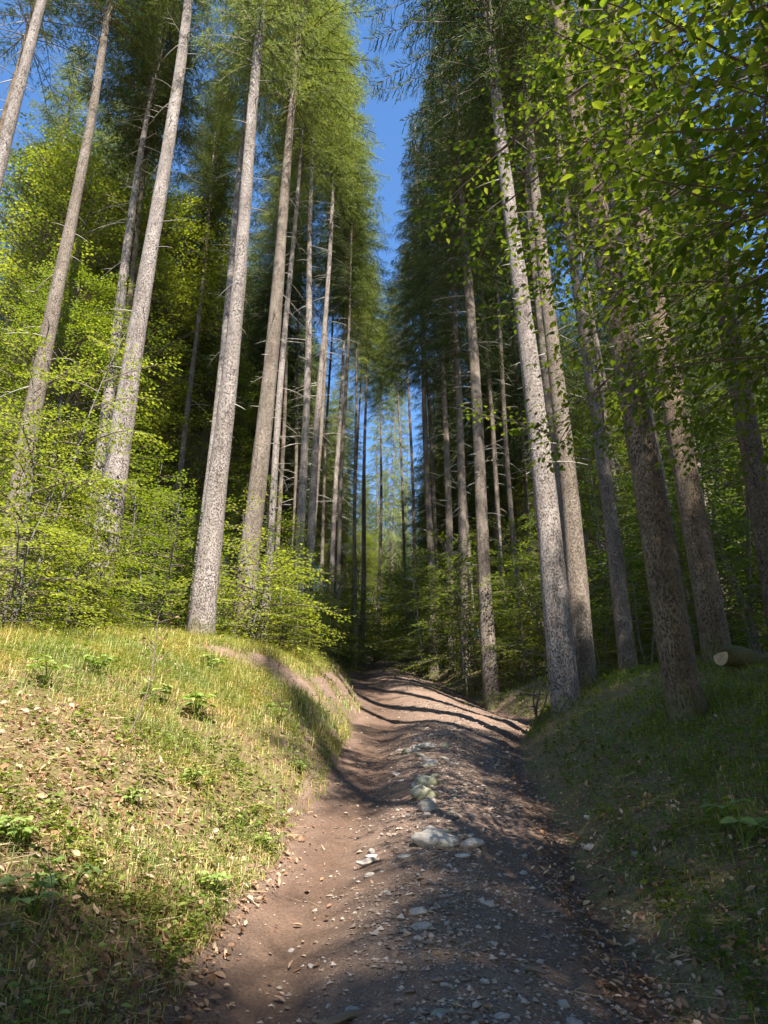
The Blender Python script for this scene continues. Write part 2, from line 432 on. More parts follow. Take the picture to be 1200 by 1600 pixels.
# ------------------------------------------------------------------ trunks and crowns
def make_trunk(rng, axis_pts, r0, r1, sides=20, flare=.55, dead=None, mats=None, stub=True):
    """axis_pts: (n,3) local points from the base up; radius tapers r0 -> r1"""
    n = len(axis_pts)
    zs = axis_pts[:, 2] - axis_pts[0, 2]
    H = zs[-1]
    t = zs / H
    r = r0 + (r1 - r0) * t ** .85
    ang = np.arange(sides) * 2 * PI / sides
    lob = 1 + .25 * np.sin(ang * 3 + rng.uniform(0, 6)) + .15 * np.sin(ang * 5 + rng.uniform(0, 6))
    ph = rng.uniform(0, 6, 2)
    root = .45 + 1.5 * np.maximum(0, .5 * np.sin(ang * 4 + ph[0]) + .5 * np.sin(ang * 3 + ph[1])) ** 1.3 * lob
    fl = flare * np.exp(-np.maximum(zs, 0) / .28)
    R = r[:, None] * (1 + fl[:, None] * root[None])
    rz = np.stack([fbm(np.cos(a) * 1.3 + 7 + zs * .9, np.sin(a) * 1.3 + 3 + zs * .5, int(rng.integers(99)) * 0 + 5, 3) for a in ang], 1)
    R = R * (1 + .16 * rz)
    R = R * (1 + .035 * rng.standard_normal((n, sides)) * .6 + .05 * np.sin(ang[None] * 2 + zs[:, None] * .35 + rng.uniform(0, 6)))
    v = np.zeros((n, sides, 3))
    v[..., 0] = axis_pts[:, 0, None] + np.cos(ang)[None] * R
    v[..., 1] = axis_pts[:, 1, None] + np.sin(ang)[None] * R
    v[..., 2] = axis_pts[:, 2, None]
    g = Geo()
    i = np.arange(n - 1)[:, None] * sides; j = np.arange(sides)[None]; k = (j + 1) % sides
    q = np.stack([i + j, i + k, i + sides + k, i + sides + j], -1).reshape(-1, 4)
    g.add(v.reshape(-1, 3), q, None, 0)
    if dead:
        h0, h1, cnt, ln = dead
        for _ in range(cnt):
            h = rng.uniform(h0, h1); a = rng.uniform(0, 2 * PI)
            p = np.array([np.interp(h, zs, axis_pts[:, c]) for c in (0, 1)] + [h + axis_pts[0, 2]])
            rr = float(np.interp(h, zs, r))
            L = ln * rng.uniform(.25, 1.) * (1 if rng.random() < .6 else .35)
            d = np.array((math.cos(a), math.sin(a), rng.uniform(-.45, .12)))
            s = np.linspace(0, 1, 5)[:, None]
            side = np.array((-math.sin(a), math.cos(a), 0)) * rng.uniform(-.25, .25)
            pts = p + d * rr * .7 + d * L * s + side * L * s ** 2 + np.array((0, 0, -.25 * L)) * s ** 2
            g.tube(pts, np.linspace(.013, .003, 5) * (1 + L * .3), 4, 1)
            if L > .7:
                for s0 in (.4, .6, .8):
                    q0 = p + d * rr * .7 + d * L * s0 + side * L * s0 ** 2 + np.array((0, 0, -.25 * L * s0 ** 2))
                    dd = nrm(d * .6 + np.array((-d[1], d[0], rng.uniform(-.5, .1))) * rng.choice([-1, 1]))
                    g.tube(np.stack([q0, q0 + dd * L * .14, q0 + dd * L * .28 + (0, 0, -.03)]), [.006, .004, .002], 3, 1)
    return g.mesh('trunk', mats or [M['bark_grey'], M['dead']], True)

def spruce_crown(seed, L=16., R=2.6, dense=1., droop=1., mat='needle', low=.55):
    rng = np.random.default_rng(seed)
    g = Geo()
    P, D, N, LL, WW = [], [], [], [], []
    z = 0.0
    while z < L - .3:
        t = z / L
        cnt = int(rng.integers(4, 7) * dense) + (1 if rng.random() < .5 else 0)
        a0 = rng.uniform(0, 2 * PI)
        for b in range(cnt):
            zz = z + rng.uniform(-.2, .2)
            a = a0 + b * 2 * PI / cnt + rng.uniform(-.45, .45)
            ln = R * ((1 - t) ** .75) * (low + (1 - low) * sstep(0, .22, t)) * rng.uniform(.55, 1.12) + .25
            up = .45 * t - .05 + rng.uniform(-.12, .1)
            dr = (.75 - .55 * t) * droop * rng.uniform(.7, 1.2)
            tipup = .25 * (1 - t)
            s = np.linspace(0, 1, 8)
            hd = np.array((math.cos(a), math.sin(a), 0)); sd = np.array((-math.sin(a), math.cos(a), 0))
            cv = rng.uniform(-.15, .15)
            pts = (hd[None] * (s * ln)[:, None] + sd[None] * (cv * ln * s ** 2)[:, None]
                   + np.array((0, 0, 1.))[None] * (ln * (up * s - dr * s ** 2 + tipup * s ** 3))[:, None] + np.array((0, 0, zz)))
            g.tube(pts, np.linspace(.022, .004, 8) * (.5 + .25 * ln), 3, 0, False)
            nt = int(ln / .048 * dense)
            ss = np.sort(rng.uniform(.1, 1., nt)); sg = np.where(np.arange(nt) % 2 == 0, 1., -1.)
            p = np.stack([np.interp(ss, s, pts[:, c]) for c in range(3)], 1)
            tan = nrm(np.stack([np.interp(np.minimum(ss + .08, 1.08), np.append(s, 1.08), np.append(pts[:, c], pts[-1, c] + (pts[-1, c] - pts[-2, c]) * .56)) - np.interp(ss, s, pts[:, c]) for c in range(3)], 1) + 1e-6)
            tl = (.16 + .55 * np.minimum(ln, 2.6) / 2.6 * np.sqrt(np.clip(1 - ss, 0, 1)) * (.35 + .65 * ss)) * rng.uniform(.6, 1.25, nt)
            hang = rng.uniform(.0, .85, nt) * droop * (1 - .6 * t)
            d = nrm(tan * rng.uniform(.4, .9, nt)[:, None] + sd[None] * (sg * rng.uniform(.55, 1., nt))[:, None] - np.array((0, 0, 1.))[None] * hang[:, None])
            # twig split into little overlapping needle sprays
            K = 8
            for kk in range(K):
                f = (kk + rng.uniform(0, .6, nt)) / K
                pp = p + d * (tl * f)[:, None] - np.array((0, 0, 1.))[None] * (.22 * tl * f ** 2)[:, None]
                sw = np.where(kk % 2 == 0, 1., -1.)
                o = nrm(np.cross(d, rng.standard_normal((nt, 3))))
                dd = nrm(d + o * rng.uniform(.25, .8, nt)[:, None] * (0 if kk == 0 else 1))
                P.append(pp); D.append(dd); N.append(nrm(rng.standard_normal((nt, 3)) + np.array((0, 0, .8))))
                LL.append((tl * (.36 if kk == 0 else .20) + .045) * rng.uniform(.7, 1.2, nt)); WW.append(rng.uniform(.012, .023, nt))
        z += rng.uniform(.3, .54) * (1 - .35 * t)
    g.tube(np.stack([np.zeros(4), np.zeros(4), np.linspace(0, L, 4)], 1), np.linspace(.05, .01, 4), 5, 0)
    g.strips(np.concatenate(P), np.concatenate(D), np.concatenate(N), np.concatenate(LL), np.concatenate(WW), 1)
    return g.mesh('crown', [M['twig'], M[mat]])

CROWNS = {
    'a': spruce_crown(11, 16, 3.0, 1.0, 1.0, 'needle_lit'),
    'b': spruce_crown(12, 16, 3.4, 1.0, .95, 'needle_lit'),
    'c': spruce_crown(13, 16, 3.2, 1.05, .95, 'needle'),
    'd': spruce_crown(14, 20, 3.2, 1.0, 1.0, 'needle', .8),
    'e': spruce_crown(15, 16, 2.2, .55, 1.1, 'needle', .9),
}
CLEN = {'a': 16., 'b': 16., 'c': 16., 'd': 20., 'e': 16.}

BASES = []
def spruce(label, px, py, y, dia, top, crown_py, H, bark='bark_grey', crown='a', cw=1., dead=(16, 1.1), sweep=0., group=None, base_xy=None, crown_h=None, sides=20, rings=70):
    if base_xy is None:
        u, fw, up = ray(px, py); x = u * y / fw
    else: x, y = base_xy
    z = min(float(gz(x + a * .35, y + b * .35)) for a, b in ((1, 0), (-1, 0), (0, 1), (0, -1), (.7, -.7), (-.7, -.7))) - .1
    if top is not None:
        Q = at(top[0], top[1], y); lean = (Q[0] - x) / (Q[2] - z)
    else: lean = RNG.normal(0, .02)
    lean = float(np.clip(lean, -.12, .12))
    hc = crown_h if crown_h is not None else float(at(600, crown_py, y)[2]) - z
    H = max(H, hc + 9)
    hs = np.concatenate([np.linspace(0, 1.6, 12)[:-1], np.linspace(1.6, H * .97, rings - 11)])
    wx = RNG.uniform(-1, 1); wy = RNG.uniform(0, 6)
    ax = np.stack([lean * hs + .05 * np.sin(hs * .35 + wy) * np.minimum(hs / 4, 1) - sweep * np.exp(-hs / 1.6) , .05 * np.cos(hs * .3 + wy) * np.minimum(hs / 4, 1), hs], 1)
    BASES.append((x, y))
    root = thing('spruce_tree', label, 'spruce tree', (x, y, z), group)
    dd = None
    if dead: dd = (max(1.5, hc * .3), hc + 1.5, int(dead[0] * 1.6), dead[1])
    me = make_trunk(RNG, ax, dia / 2, .03, sides, .5, dd, [M[bark], M['dead']])
    put('trunk', me, (0, 0, 0), root)
    cl = H - hc
    c = put('crown', CROWNS[crown], (float(np.interp(hc, hs, ax[:, 0])), float(np.interp(hc, hs, ax[:, 1])), hc), root,
            (0, math.atan(lean), RNG.uniform(0, 6.28)), None)
    sx = cw * RNG.uniform(.92, 1.08)
    c.scale = (sx, sx, cl / CLEN[crown])
    return root

# hero trunks of the left side: label, base px, base py, depth, diameter, upper pixel on the axis, crown start py, height
LEFT = [
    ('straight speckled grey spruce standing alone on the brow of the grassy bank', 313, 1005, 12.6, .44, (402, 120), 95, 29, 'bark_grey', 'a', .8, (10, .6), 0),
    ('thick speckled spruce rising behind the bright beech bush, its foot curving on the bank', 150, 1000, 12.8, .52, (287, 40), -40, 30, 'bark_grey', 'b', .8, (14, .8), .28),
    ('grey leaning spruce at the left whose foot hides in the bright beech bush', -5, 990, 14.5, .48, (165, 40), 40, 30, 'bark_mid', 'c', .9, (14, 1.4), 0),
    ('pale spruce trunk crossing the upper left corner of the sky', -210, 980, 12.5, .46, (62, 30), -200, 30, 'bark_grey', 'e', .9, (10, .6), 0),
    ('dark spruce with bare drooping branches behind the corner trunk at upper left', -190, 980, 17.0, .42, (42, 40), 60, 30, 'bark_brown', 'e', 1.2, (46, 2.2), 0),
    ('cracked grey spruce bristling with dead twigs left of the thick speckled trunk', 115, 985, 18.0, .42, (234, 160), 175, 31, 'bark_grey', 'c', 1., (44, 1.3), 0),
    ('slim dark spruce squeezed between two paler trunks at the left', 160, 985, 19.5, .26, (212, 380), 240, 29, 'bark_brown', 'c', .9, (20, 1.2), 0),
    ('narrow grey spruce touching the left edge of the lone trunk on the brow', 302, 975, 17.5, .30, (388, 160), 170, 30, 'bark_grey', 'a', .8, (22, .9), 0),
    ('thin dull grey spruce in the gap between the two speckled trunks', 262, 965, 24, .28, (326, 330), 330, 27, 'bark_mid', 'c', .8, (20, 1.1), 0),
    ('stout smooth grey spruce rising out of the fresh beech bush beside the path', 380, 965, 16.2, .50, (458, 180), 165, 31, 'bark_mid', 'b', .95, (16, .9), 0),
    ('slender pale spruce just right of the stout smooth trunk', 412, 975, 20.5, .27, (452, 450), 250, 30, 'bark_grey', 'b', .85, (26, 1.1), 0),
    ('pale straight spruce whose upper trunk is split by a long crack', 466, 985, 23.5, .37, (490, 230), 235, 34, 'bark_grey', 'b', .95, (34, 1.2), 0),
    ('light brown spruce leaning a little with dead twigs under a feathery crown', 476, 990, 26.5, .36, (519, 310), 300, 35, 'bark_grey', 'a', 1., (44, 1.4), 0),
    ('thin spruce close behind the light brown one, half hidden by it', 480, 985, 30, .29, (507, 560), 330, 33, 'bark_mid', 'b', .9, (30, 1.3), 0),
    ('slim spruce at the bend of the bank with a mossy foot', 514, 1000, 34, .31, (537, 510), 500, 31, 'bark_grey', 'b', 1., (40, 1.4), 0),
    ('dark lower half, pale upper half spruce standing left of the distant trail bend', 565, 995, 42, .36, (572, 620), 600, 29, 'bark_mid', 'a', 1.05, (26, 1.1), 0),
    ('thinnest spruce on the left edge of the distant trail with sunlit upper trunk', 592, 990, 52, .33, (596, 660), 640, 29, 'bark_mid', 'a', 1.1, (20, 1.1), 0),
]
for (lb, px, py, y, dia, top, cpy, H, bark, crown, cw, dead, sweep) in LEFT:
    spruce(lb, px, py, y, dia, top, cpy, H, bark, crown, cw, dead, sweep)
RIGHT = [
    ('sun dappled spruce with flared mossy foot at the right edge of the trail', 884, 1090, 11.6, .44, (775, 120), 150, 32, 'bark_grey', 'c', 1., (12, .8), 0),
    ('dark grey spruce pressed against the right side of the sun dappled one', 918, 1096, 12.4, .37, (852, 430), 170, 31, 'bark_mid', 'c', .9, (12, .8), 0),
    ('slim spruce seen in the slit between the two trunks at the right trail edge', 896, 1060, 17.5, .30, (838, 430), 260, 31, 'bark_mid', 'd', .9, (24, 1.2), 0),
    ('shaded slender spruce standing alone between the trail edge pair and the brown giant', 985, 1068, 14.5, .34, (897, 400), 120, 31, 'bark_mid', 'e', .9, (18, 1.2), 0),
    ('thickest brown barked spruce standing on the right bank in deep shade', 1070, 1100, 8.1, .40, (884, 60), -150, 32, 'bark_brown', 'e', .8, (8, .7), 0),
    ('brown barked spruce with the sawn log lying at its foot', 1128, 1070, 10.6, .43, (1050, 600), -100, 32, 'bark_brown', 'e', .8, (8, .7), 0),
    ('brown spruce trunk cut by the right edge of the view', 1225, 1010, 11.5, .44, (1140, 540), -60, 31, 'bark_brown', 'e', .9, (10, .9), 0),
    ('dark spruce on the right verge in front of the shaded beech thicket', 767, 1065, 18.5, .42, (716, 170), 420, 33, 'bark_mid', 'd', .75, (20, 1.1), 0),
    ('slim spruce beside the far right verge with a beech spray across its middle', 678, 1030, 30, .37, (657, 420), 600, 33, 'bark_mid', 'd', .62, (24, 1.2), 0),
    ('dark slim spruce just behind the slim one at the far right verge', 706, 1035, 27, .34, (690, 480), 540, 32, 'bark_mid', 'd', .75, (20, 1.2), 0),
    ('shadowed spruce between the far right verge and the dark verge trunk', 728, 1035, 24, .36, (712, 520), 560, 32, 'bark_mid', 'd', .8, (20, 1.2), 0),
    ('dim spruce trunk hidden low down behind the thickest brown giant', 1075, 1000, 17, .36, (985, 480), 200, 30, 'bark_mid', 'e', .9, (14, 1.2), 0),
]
for (lb, px, py, y, dia, top, cpy, H, bark, crown, cw, dead, sweep) in RIGHT:
    spruce(lb, px, py, y, dia, top, cpy, H, bark, crown, cw, dead, sweep)

for (px, y, cpy) in [(430, 30, 420), (455, 34, 470), (497, 38, 480), (525, 30, 470), (548, 46, 560), (556, 36, 540)]:
    spruce('very slender spruce in the dim depth behind the left row', px, 985, y, .24, None, cpy, 30, 'bark_mid', 'cab'[px % 3], .75, (24, 1.2), 0, 'slender spruces behind the left row', sides=12, rings=50)
for (px, y, cpy) in [(640, 46, 600), (653, 40, 560), (690, 34, 480), (742, 29, 420), (792, 27, 380), (815, 25, 400), (838, 31, 430), (940, 22, 300), (1000, 25, 350), (1022, 29, 380), (1150, 20, 300)]:
    spruce('slender dim spruce filling the gaps behind the right row', px, 1020, y, .25, None, cpy, 30, 'bark_mid', 'dc'[px % 2], .75, (24, 1.2), 0, 'slender spruces behind the right row', sides=12, rings=50)

for (x, y, H, hc) in [(.7, 79, 36, 5), (2.7, 96, 40, 6), (-.9, 88, 36, 8)]:
    spruce('pale green spruce closing the sky gap above the end of the trail', 0, 0, 0, .34, None, 0, H, 'bark_mid', 'a', 1., (16, 1.2), 0, 'spruces above the end of the trail', (x, y), hc, 10, 40)
# woods behind, both sides: the same tree kinds as copies with their parts
def copy_tree(o):
    c = o.copy(); COL.objects.link(c)
    for ch in o.children:
        d = ch.copy(); COL.objects.link(d); d.parent = c
    return c

def wood(label, group, spots, bark, crown, cw, dia, H, hc, cat='spruce tree'):
    protos = []
    for i, (x, y) in enumerate(spots):
        if i < 3:
            o = spruce(label, 0, 0, 0, dia * (.85 + .15 * i), None, 0, H + i, bark, crown[i % len(crown)], cw, (26, 1.3), 0, group, (x, y), hc + i * 1.3, 10, 40)
            protos.append(o)
        else:
            o = copy_tree(protos[i % 3])
            o.location = (x, y, float(gz(x, y)) - .12)
            s = RNG.uniform(.82, 1.15); o.scale = (s, s, s * RNG.uniform(.92, 1.08))
            o.rotation_euler = (RNG.normal(0, .012), RNG.normal(0, .012), RNG.uniform(0, 6.28))

def scatter(n, xr, yr, mind, keep, seed):
    rng = np.random.default_rng(seed); out = []
    tries = 0
    while len(out) < n and tries < 20000:
        tries += 1
        x = rng.uniform(*xr); y = rng.uniform(*yr)
        if not keep(x, y): continue
        if all((x - a) ** 2 + (y - b) ** 2 > mind ** 2 for a, b in out): out.append((x, y))
    return out
inview = lambda x, y, m=.62: abs(x) < m * y
wood('tall spruce in the sunny wood behind the left row of trunks', 'spruces of the wood behind the left row',
     scatter(110, (-40, -3.5), (20, 88), 2.1, lambda x, y: inview(x, y) and x < -.03 * y - 2.9 - 2 * (y < 27), 3), 'bark_mid', 'cbd', 1.05, .36, 29, 8)
wood('tall dark spruce in the shaded wood behind the right row of trunks', 'spruces of the wood behind the right row',
     scatter(105, (3, 42), (19, 88), 2.1, lambda x, y: inview(x, y) and x > .05 * y + 1.9 + 1.2 * (y < 26), 4), 'bark_mid', 'dcd', 1.05, .36, 29, 7)
wood('distant spruce closing the end of the trail corridor', 'distant spruces at the end of the corridor',
     [(-4.2, 58), (-3.3, 68), (-5.5, 74), (-2.2, 82), (4.6, 62), (6.5, 74), (5.4, 84), (3, 98), (-7, 88), (2.5, 112), (8, 118), (-3, 118), (0.5, 104), (5.5, 126), (-1, 132), (-6, 104)], 'bark_mid', 'adb', 1., .36, 26, 9)

# ------------------------------------------------------------------ beeches
def spray(g, rng, p0, d0, L, leaf, sp=.05, detail=False, droop=.25, upn=None, lod=1.):
    """one flat beech branch: wood, alternate side twigs and leaves lying roughly in one plane"""
    d0 = nrm(d0)
    upv = np.array((0, 0, 1.))
    side = nrm(np.cross(d0, upv))
    s = np.linspace(0, 1, 7)
    cv = rng.uniform(-.18, .18)
    pts = p0 + d0 * (s * L)[:, None] + side * (cv * L * s ** 2)[:, None] - upv * (droop * L * s ** 2)[:, None]
    g.tube(pts, np.linspace(.004 + .006 * L, .0018, 7), 4, 0, False)
    nt = max(3, int(L / .13 * lod))
    LP, LD, LN, LS = [], [], [], []
    def run(a, b, n):
        f = np.linspace(.12, 1., n)
        pp = a + (b - a) * f[:, None]
        dirn = nrm(b - a)
        sgn = np.where(np.arange(n) % 2 == 0, 1., -1.)
        sv = nrm(np.cross(dirn, upv))
        dd = nrm(dirn * rng.uniform(.5, .9, n)[:, None] + sv * (sgn * rng.uniform(.5, 1., n))[:, None] - upv * rng.uniform(-.1, .45, n)[:, None])
        dd[-1] = dirn
        LP.append(pp); LD.append(dd)
        LN.append(nrm(upv + rng.normal(0, .27, (n, 3)))); LS.append(leaf * rng.uniform(.45, 1.2, n))
    for i in range(nt):
        f = .12 + .86 * (i + rng.uniform(0, .7)) / nt
        a = np.array([np.interp(f, s, pts[:, c]) for c in range(3)])
        tan = nrm(d0 + side * 2 * cv * f - upv * 2 * droop * f)
        sg = 1 if i % 2 else -1
        tl = L * .42 * (1 - .75 * f) * rng.uniform(.7, 1.25) + .10
        td = nrm(tan * .75 + side * sg * .8 + upv * rng.uniform(-.22, .12))
        b = a + td * tl
        if tl > .18: g.tube(np.stack([a, (a + b) / 2 + upv * .01, b]), [.003, .002, .001], 3, 0, False)
        run(a, b, max(3, int(tl / sp)))
    run(pts[4], pts[-1], max(3, int(L * .35 / sp)))
    P = np.concatenate(LP); Dd = np.concatenate(LD); Nn = np.concatenate(LN); S = np.concatenate(LS)
    if detail: g.leaves(P, Dd, Nn, S, S * .62, 1)
    else: g.quads(P, Dd, Nn, S, S * .68, 1)

def sapling_meshes(seed, H, R, leaf, nb, mat, stems=1, low=.12, sp=.06, arch=0.):
    rng = np.random.default_rng(seed)
    gs, gf = Geo(), Geo()
    for st in range(stems):
        a = rng.uniform(0, 2 * PI); lean = rng.uniform(.02, .1) + (.22 if stems > 1 else 0)
        s = np.linspace(0, 1, 10); h = H * (1 if st == 0 else rng.uniform(.55, .95))
        ax = np.stack([math.cos(a) * lean * h * s ** 1.3 + .06 * np.sin(s * 7 + a), math.sin(a) * lean * h * s ** 1.3 + .06 * np.cos(s * 6 + a), h * s], 1)
        gs.tube(ax, np.linspace(.012 + .006 * H, .004, 10), 6, 0)
        for i in range(nb // stems):
            f = low + (1 - low) * ((i + rng.uniform(0, .8)) / (nb // stems))
            p = np.array([np.interp(f, s, ax[:, c]) for c in range(3)])
            az = rng.uniform(0, 2 * PI)
            el = rng.uniform(0, .28) + .6 * f ** 3
            L = R * (math.sin(PI * min(1, .22 + .74 * f)) ** .6) * rng.uniform(.55, 1.15)
            spray(gf, rng, p, np.array((math.cos(az) * math.cos(el), math.sin(az) * math.cos(el), math.sin(el))), L, leaf, sp, False, .22 + .12 * rng.random())
    return gs.mesh('stem', [M['bark_beech']], True), gf.mesh('foliage', [M['twig'], M[mat]])

SAP = {
    'hero': sapling_meshes(31, 4.6, 2.1, .095, 84, 'beech_fresh_lit', 3, .05, .062),
    'side': sapling_meshes(32, 3.4, 1.7, .09, 66, 'beech_fresh_lit', 3, .03, .062),
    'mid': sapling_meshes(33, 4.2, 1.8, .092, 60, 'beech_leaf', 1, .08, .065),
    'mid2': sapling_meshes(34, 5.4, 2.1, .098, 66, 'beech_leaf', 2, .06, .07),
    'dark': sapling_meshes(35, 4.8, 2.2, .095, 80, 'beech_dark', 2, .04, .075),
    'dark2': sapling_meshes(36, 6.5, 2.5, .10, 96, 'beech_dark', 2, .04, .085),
    'low': sapling_meshes(37, 1.4, .9, .07, 20, 'beech_leaf', 3, .05, .055),
}
def sapling(kind, label, px, py, y, scale=1., group=None, xy=None, zs=1., name='beech_sapling'):
    if xy is None:
        u, fw, up = ray(px, py); x = u * y / fw
    else: x, y = xy
    r = thing(name, label, 'beech sapling', (x, y, float(gz(x, y)) - .05), group)
    r.rotation_euler = (0, 0, RNG.uniform(0, 6.28)); r.scale = (scale, scale, scale * zs)
    put('stem', SAP[kind][0], (0, 0, 0), r); put('foliage', SAP[kind][1], (0, 0, 0), r)
    return r
HERO_SAP = [
    ('hero', 'biggest bright yellow green beech bush at the left edge of the view', 22, 990, 11.0, .83),
    ('hero', 'sunlit beech sapling just left of the foot of the thick speckled spruce', 95, 1000, 11.6, .62),
    ('side', 'low sunlit beech bush spreading at the left end of the brow', 5, 1000, 9.4, .75),
    ('side', 'fresh green beech bush right of the lone trunk on the brow', 395, 985, 14.2, .98),
    ('side', 'small fresh beech bush hanging over the path side of the bank', 440, 985, 14.8, .62),
    ('mid', 'layered beech sapling between the lone trunk and the thick speckled spruce', 245, 985, 15.2, .85),
    ('mid', 'dark green beech sapling in the shade left of the lone trunk', 195, 985, 16.2, .95),
    ('mid2', 'broad beech sapling behind the lone trunk on the brow', 330, 975, 19.5, 1.0),
    ('mid', 'beech sapling in the background between the pale cracked trunks', 545, 990, 38, 1.3),
    ('side', 'sunlit beech sapling glowing left of the distant trail bend', 585, 985, 48, 1.9),
    ('mid', 'beech sapling with pale flat sprays left of the slim far right verge spruce', 655, 1030, 27, 1.15),
    ('mid', 'beech sapling whose flat sprays cross the dark verge trunk', 725, 1045, 20.5, .95),
    ('low', 'small leafy beech shoot at the left foot of the sun dappled spruce', 838, 1075, 12.6, 1.05),
]
for k, lb, px, py, y, s in HERO_SAP: sapling(k, lb, px, py, y, s, zs=1.5 if s == .83 else 1.)
for j, (px, y, s) in enumerate([(455, 21, .8), (478, 25, .95), (500, 29, .9), (520, 33, 1.05), (540, 30, .7), (556, 44, 1.2), (572, 37, .8), (600, 62, 1.7)]):
    sapling(['mid', 'side', 'mid2'][j % 3], 'fresh green beech sapling filling the gap under the left row of trunks', px, 990, y, s, 'beech saplings under the left row')
for j, (px, y, s) in enumerate([(640, 42, 1.2), (662, 36, 1.2), (690, 31, 1.1), (712, 26, .9), (745, 24, 1.0), (790, 21, .9), (815, 18.5, .8), (860, 20, 1.0), (940, 17, .8), (960, 20, 1.1),
                                (1010, 16, .75), (1040, 19, 1.0), (1130, 15, .85), (1190, 14, .8), (1165, 18, 1.1), (1085, 22, 1.2)]):
    sapling(['mid', 'mid2', 'side'][j % 3], 'green beech sapling filling the gap behind the right row of trunks', px, 1030, y, s, 'beech saplings behind the right row')
i = 0
for (x, y) in scatter(64, (-26, -3), (16, 70), 1.8, lambda x, y: inview(x, y) and x < -.03 * y - 3.2, 8):
    sapling(['mid', 'mid2', 'side'][i % 3], 'green beech sapling under the spruces of the left wood', 0, 0, 0, RNG.uniform(.8, 1.5), 'beech saplings under the left wood', (x, y)); i += 1
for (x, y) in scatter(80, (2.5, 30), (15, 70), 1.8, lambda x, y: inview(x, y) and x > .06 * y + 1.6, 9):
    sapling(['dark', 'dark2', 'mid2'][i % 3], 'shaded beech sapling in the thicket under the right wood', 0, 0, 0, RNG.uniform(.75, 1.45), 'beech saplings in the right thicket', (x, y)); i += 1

def beech_tree_meshes(seed, H, crown0, R, leaf, n, mat, dia):
    rng = np.random.default_rng(seed)
    s = np.linspace(0, 1, 26)
    ax = np.stack([.35 * np.sin(s * 3.1 + seed), .3 * np.sin(s * 2.6 + 2 * seed) , s * H], 1); ax -= ax[0]
    trunk = make_trunk(rng, ax, dia / 2, .03, 12, .4, None, [M['bark_beech'], M['dead']])
    g = Geo()
    for i in range(n):
        f = rng.uniform(crown0, 1.)
        p = np.array([np.interp(f, s, ax[:, c]) for c in range(3)])
        t = (f - crown0) / (1 - crown0)
        reach = R * (math.sin(PI * (.18 + .78 * t)) ** .7) * rng.uniform(.35, 1.05)
        az = rng.uniform(0, 2 * PI); el = rng.uniform(.15, .6)
        d = np.array((math.cos(az) * math.cos(el), math.sin(az) * math.cos(el), math.sin(el)))
        e = p + d * reach
        g.tube(np.stack([p, (p + e) / 2 + (0, 0, .06 * reach), e]), [.012 + .01 * reach, .01 + .005 * reach, .006], 4, 0, False)
        for k in range(3):
            q = p + d * reach * rng.uniform(.35, 1.)
            az2 = az + rng.normal(0, .8); e2 = rng.uniform(-.15, .35)
            spray(g, rng, q, np.array((math.cos(az2) * math.cos(e2), math.sin(az2) * math.cos(e2), math.sin(e2))), rng.uniform(.7, 1.5), leaf, .085, False, .2)
    return trunk, g.mesh('crown', [M['twig'], M[mat]])
BT = {'lit': beech_tree_meshes(51, 17, .22, 4.0, .12, 330, 'beech_fresh_lit', .3),
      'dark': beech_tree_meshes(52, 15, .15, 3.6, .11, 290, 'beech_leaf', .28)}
def beech(kind, label, x, y, s=1., group=None, zs=1.):
    r = thing('beech_tree', label, 'beech tree', (x, y, float(gz(x, y)) - .1), group)
    r.rotation_euler = (0, 0, RNG.uniform(0, 6.28)); r.scale = (s, s, s * zs)
    put('trunk', BT[kind][0], (0, 0, 0), r); put('crown', BT[kind][1], (0, 0, 0), r)
    return r
def px_xy(px, y, py=900):
    u, fw, up = ray(px, py); return u * y / fw, y
beech('lit', 'tall yellow green beech glowing behind the trunks at the upper left', *px_xy(25, 21.5), 1.12)
beech('lit', 'sunlit beech filling the gap between the leaning grey trunk and the cracked one', *px_xy(140, 25), 1.15)
beech('dark', 'dark forked beech between the thin dull trunk and the thick speckled one', *px_xy(275, 27), .85)
beech('dark', 'green beech behind the leftmost trunks low in the wood', *px_xy(60, 18.5), .75)
for i, (px, y) in enumerate([(830, 33), (960, 26), (1050, 30), (1150, 24), (1240, 30), (900, 44), (1010, 45), (760, 48)]):
    beech('dark', 'green beech standing among the spruces of the right wood', *px_xy(px, y), .62 + .07 * (i % 3), 'beeches in the right wood')

for i, (x, y) in enumerate([(-3.6, 50), (-2.6, 64), (-1.8, 74), (2.0, 92), (3.6, 100), (-.5, 96), (5.2, 60), (4.4, 50), (6, 80), (4, 40), (.8, 112)]):
    beech('dark', 'leafy beech closing in on the distant end of the trail', x, y, .55 + .13 * (i % 4), 'beeches at the end of the trail')
for i in range(18):
    sapling(['mid2', 'side', 'mid2', 'dark2'][i % 4], 'beech sapling of the leafy screen where the trail ends', 0, 0, 0, RNG.uniform(1.3, 2.2), 'beech saplings where the trail ends', (RNG.uniform(-5, 6.5), 74 + 1.6 * i))

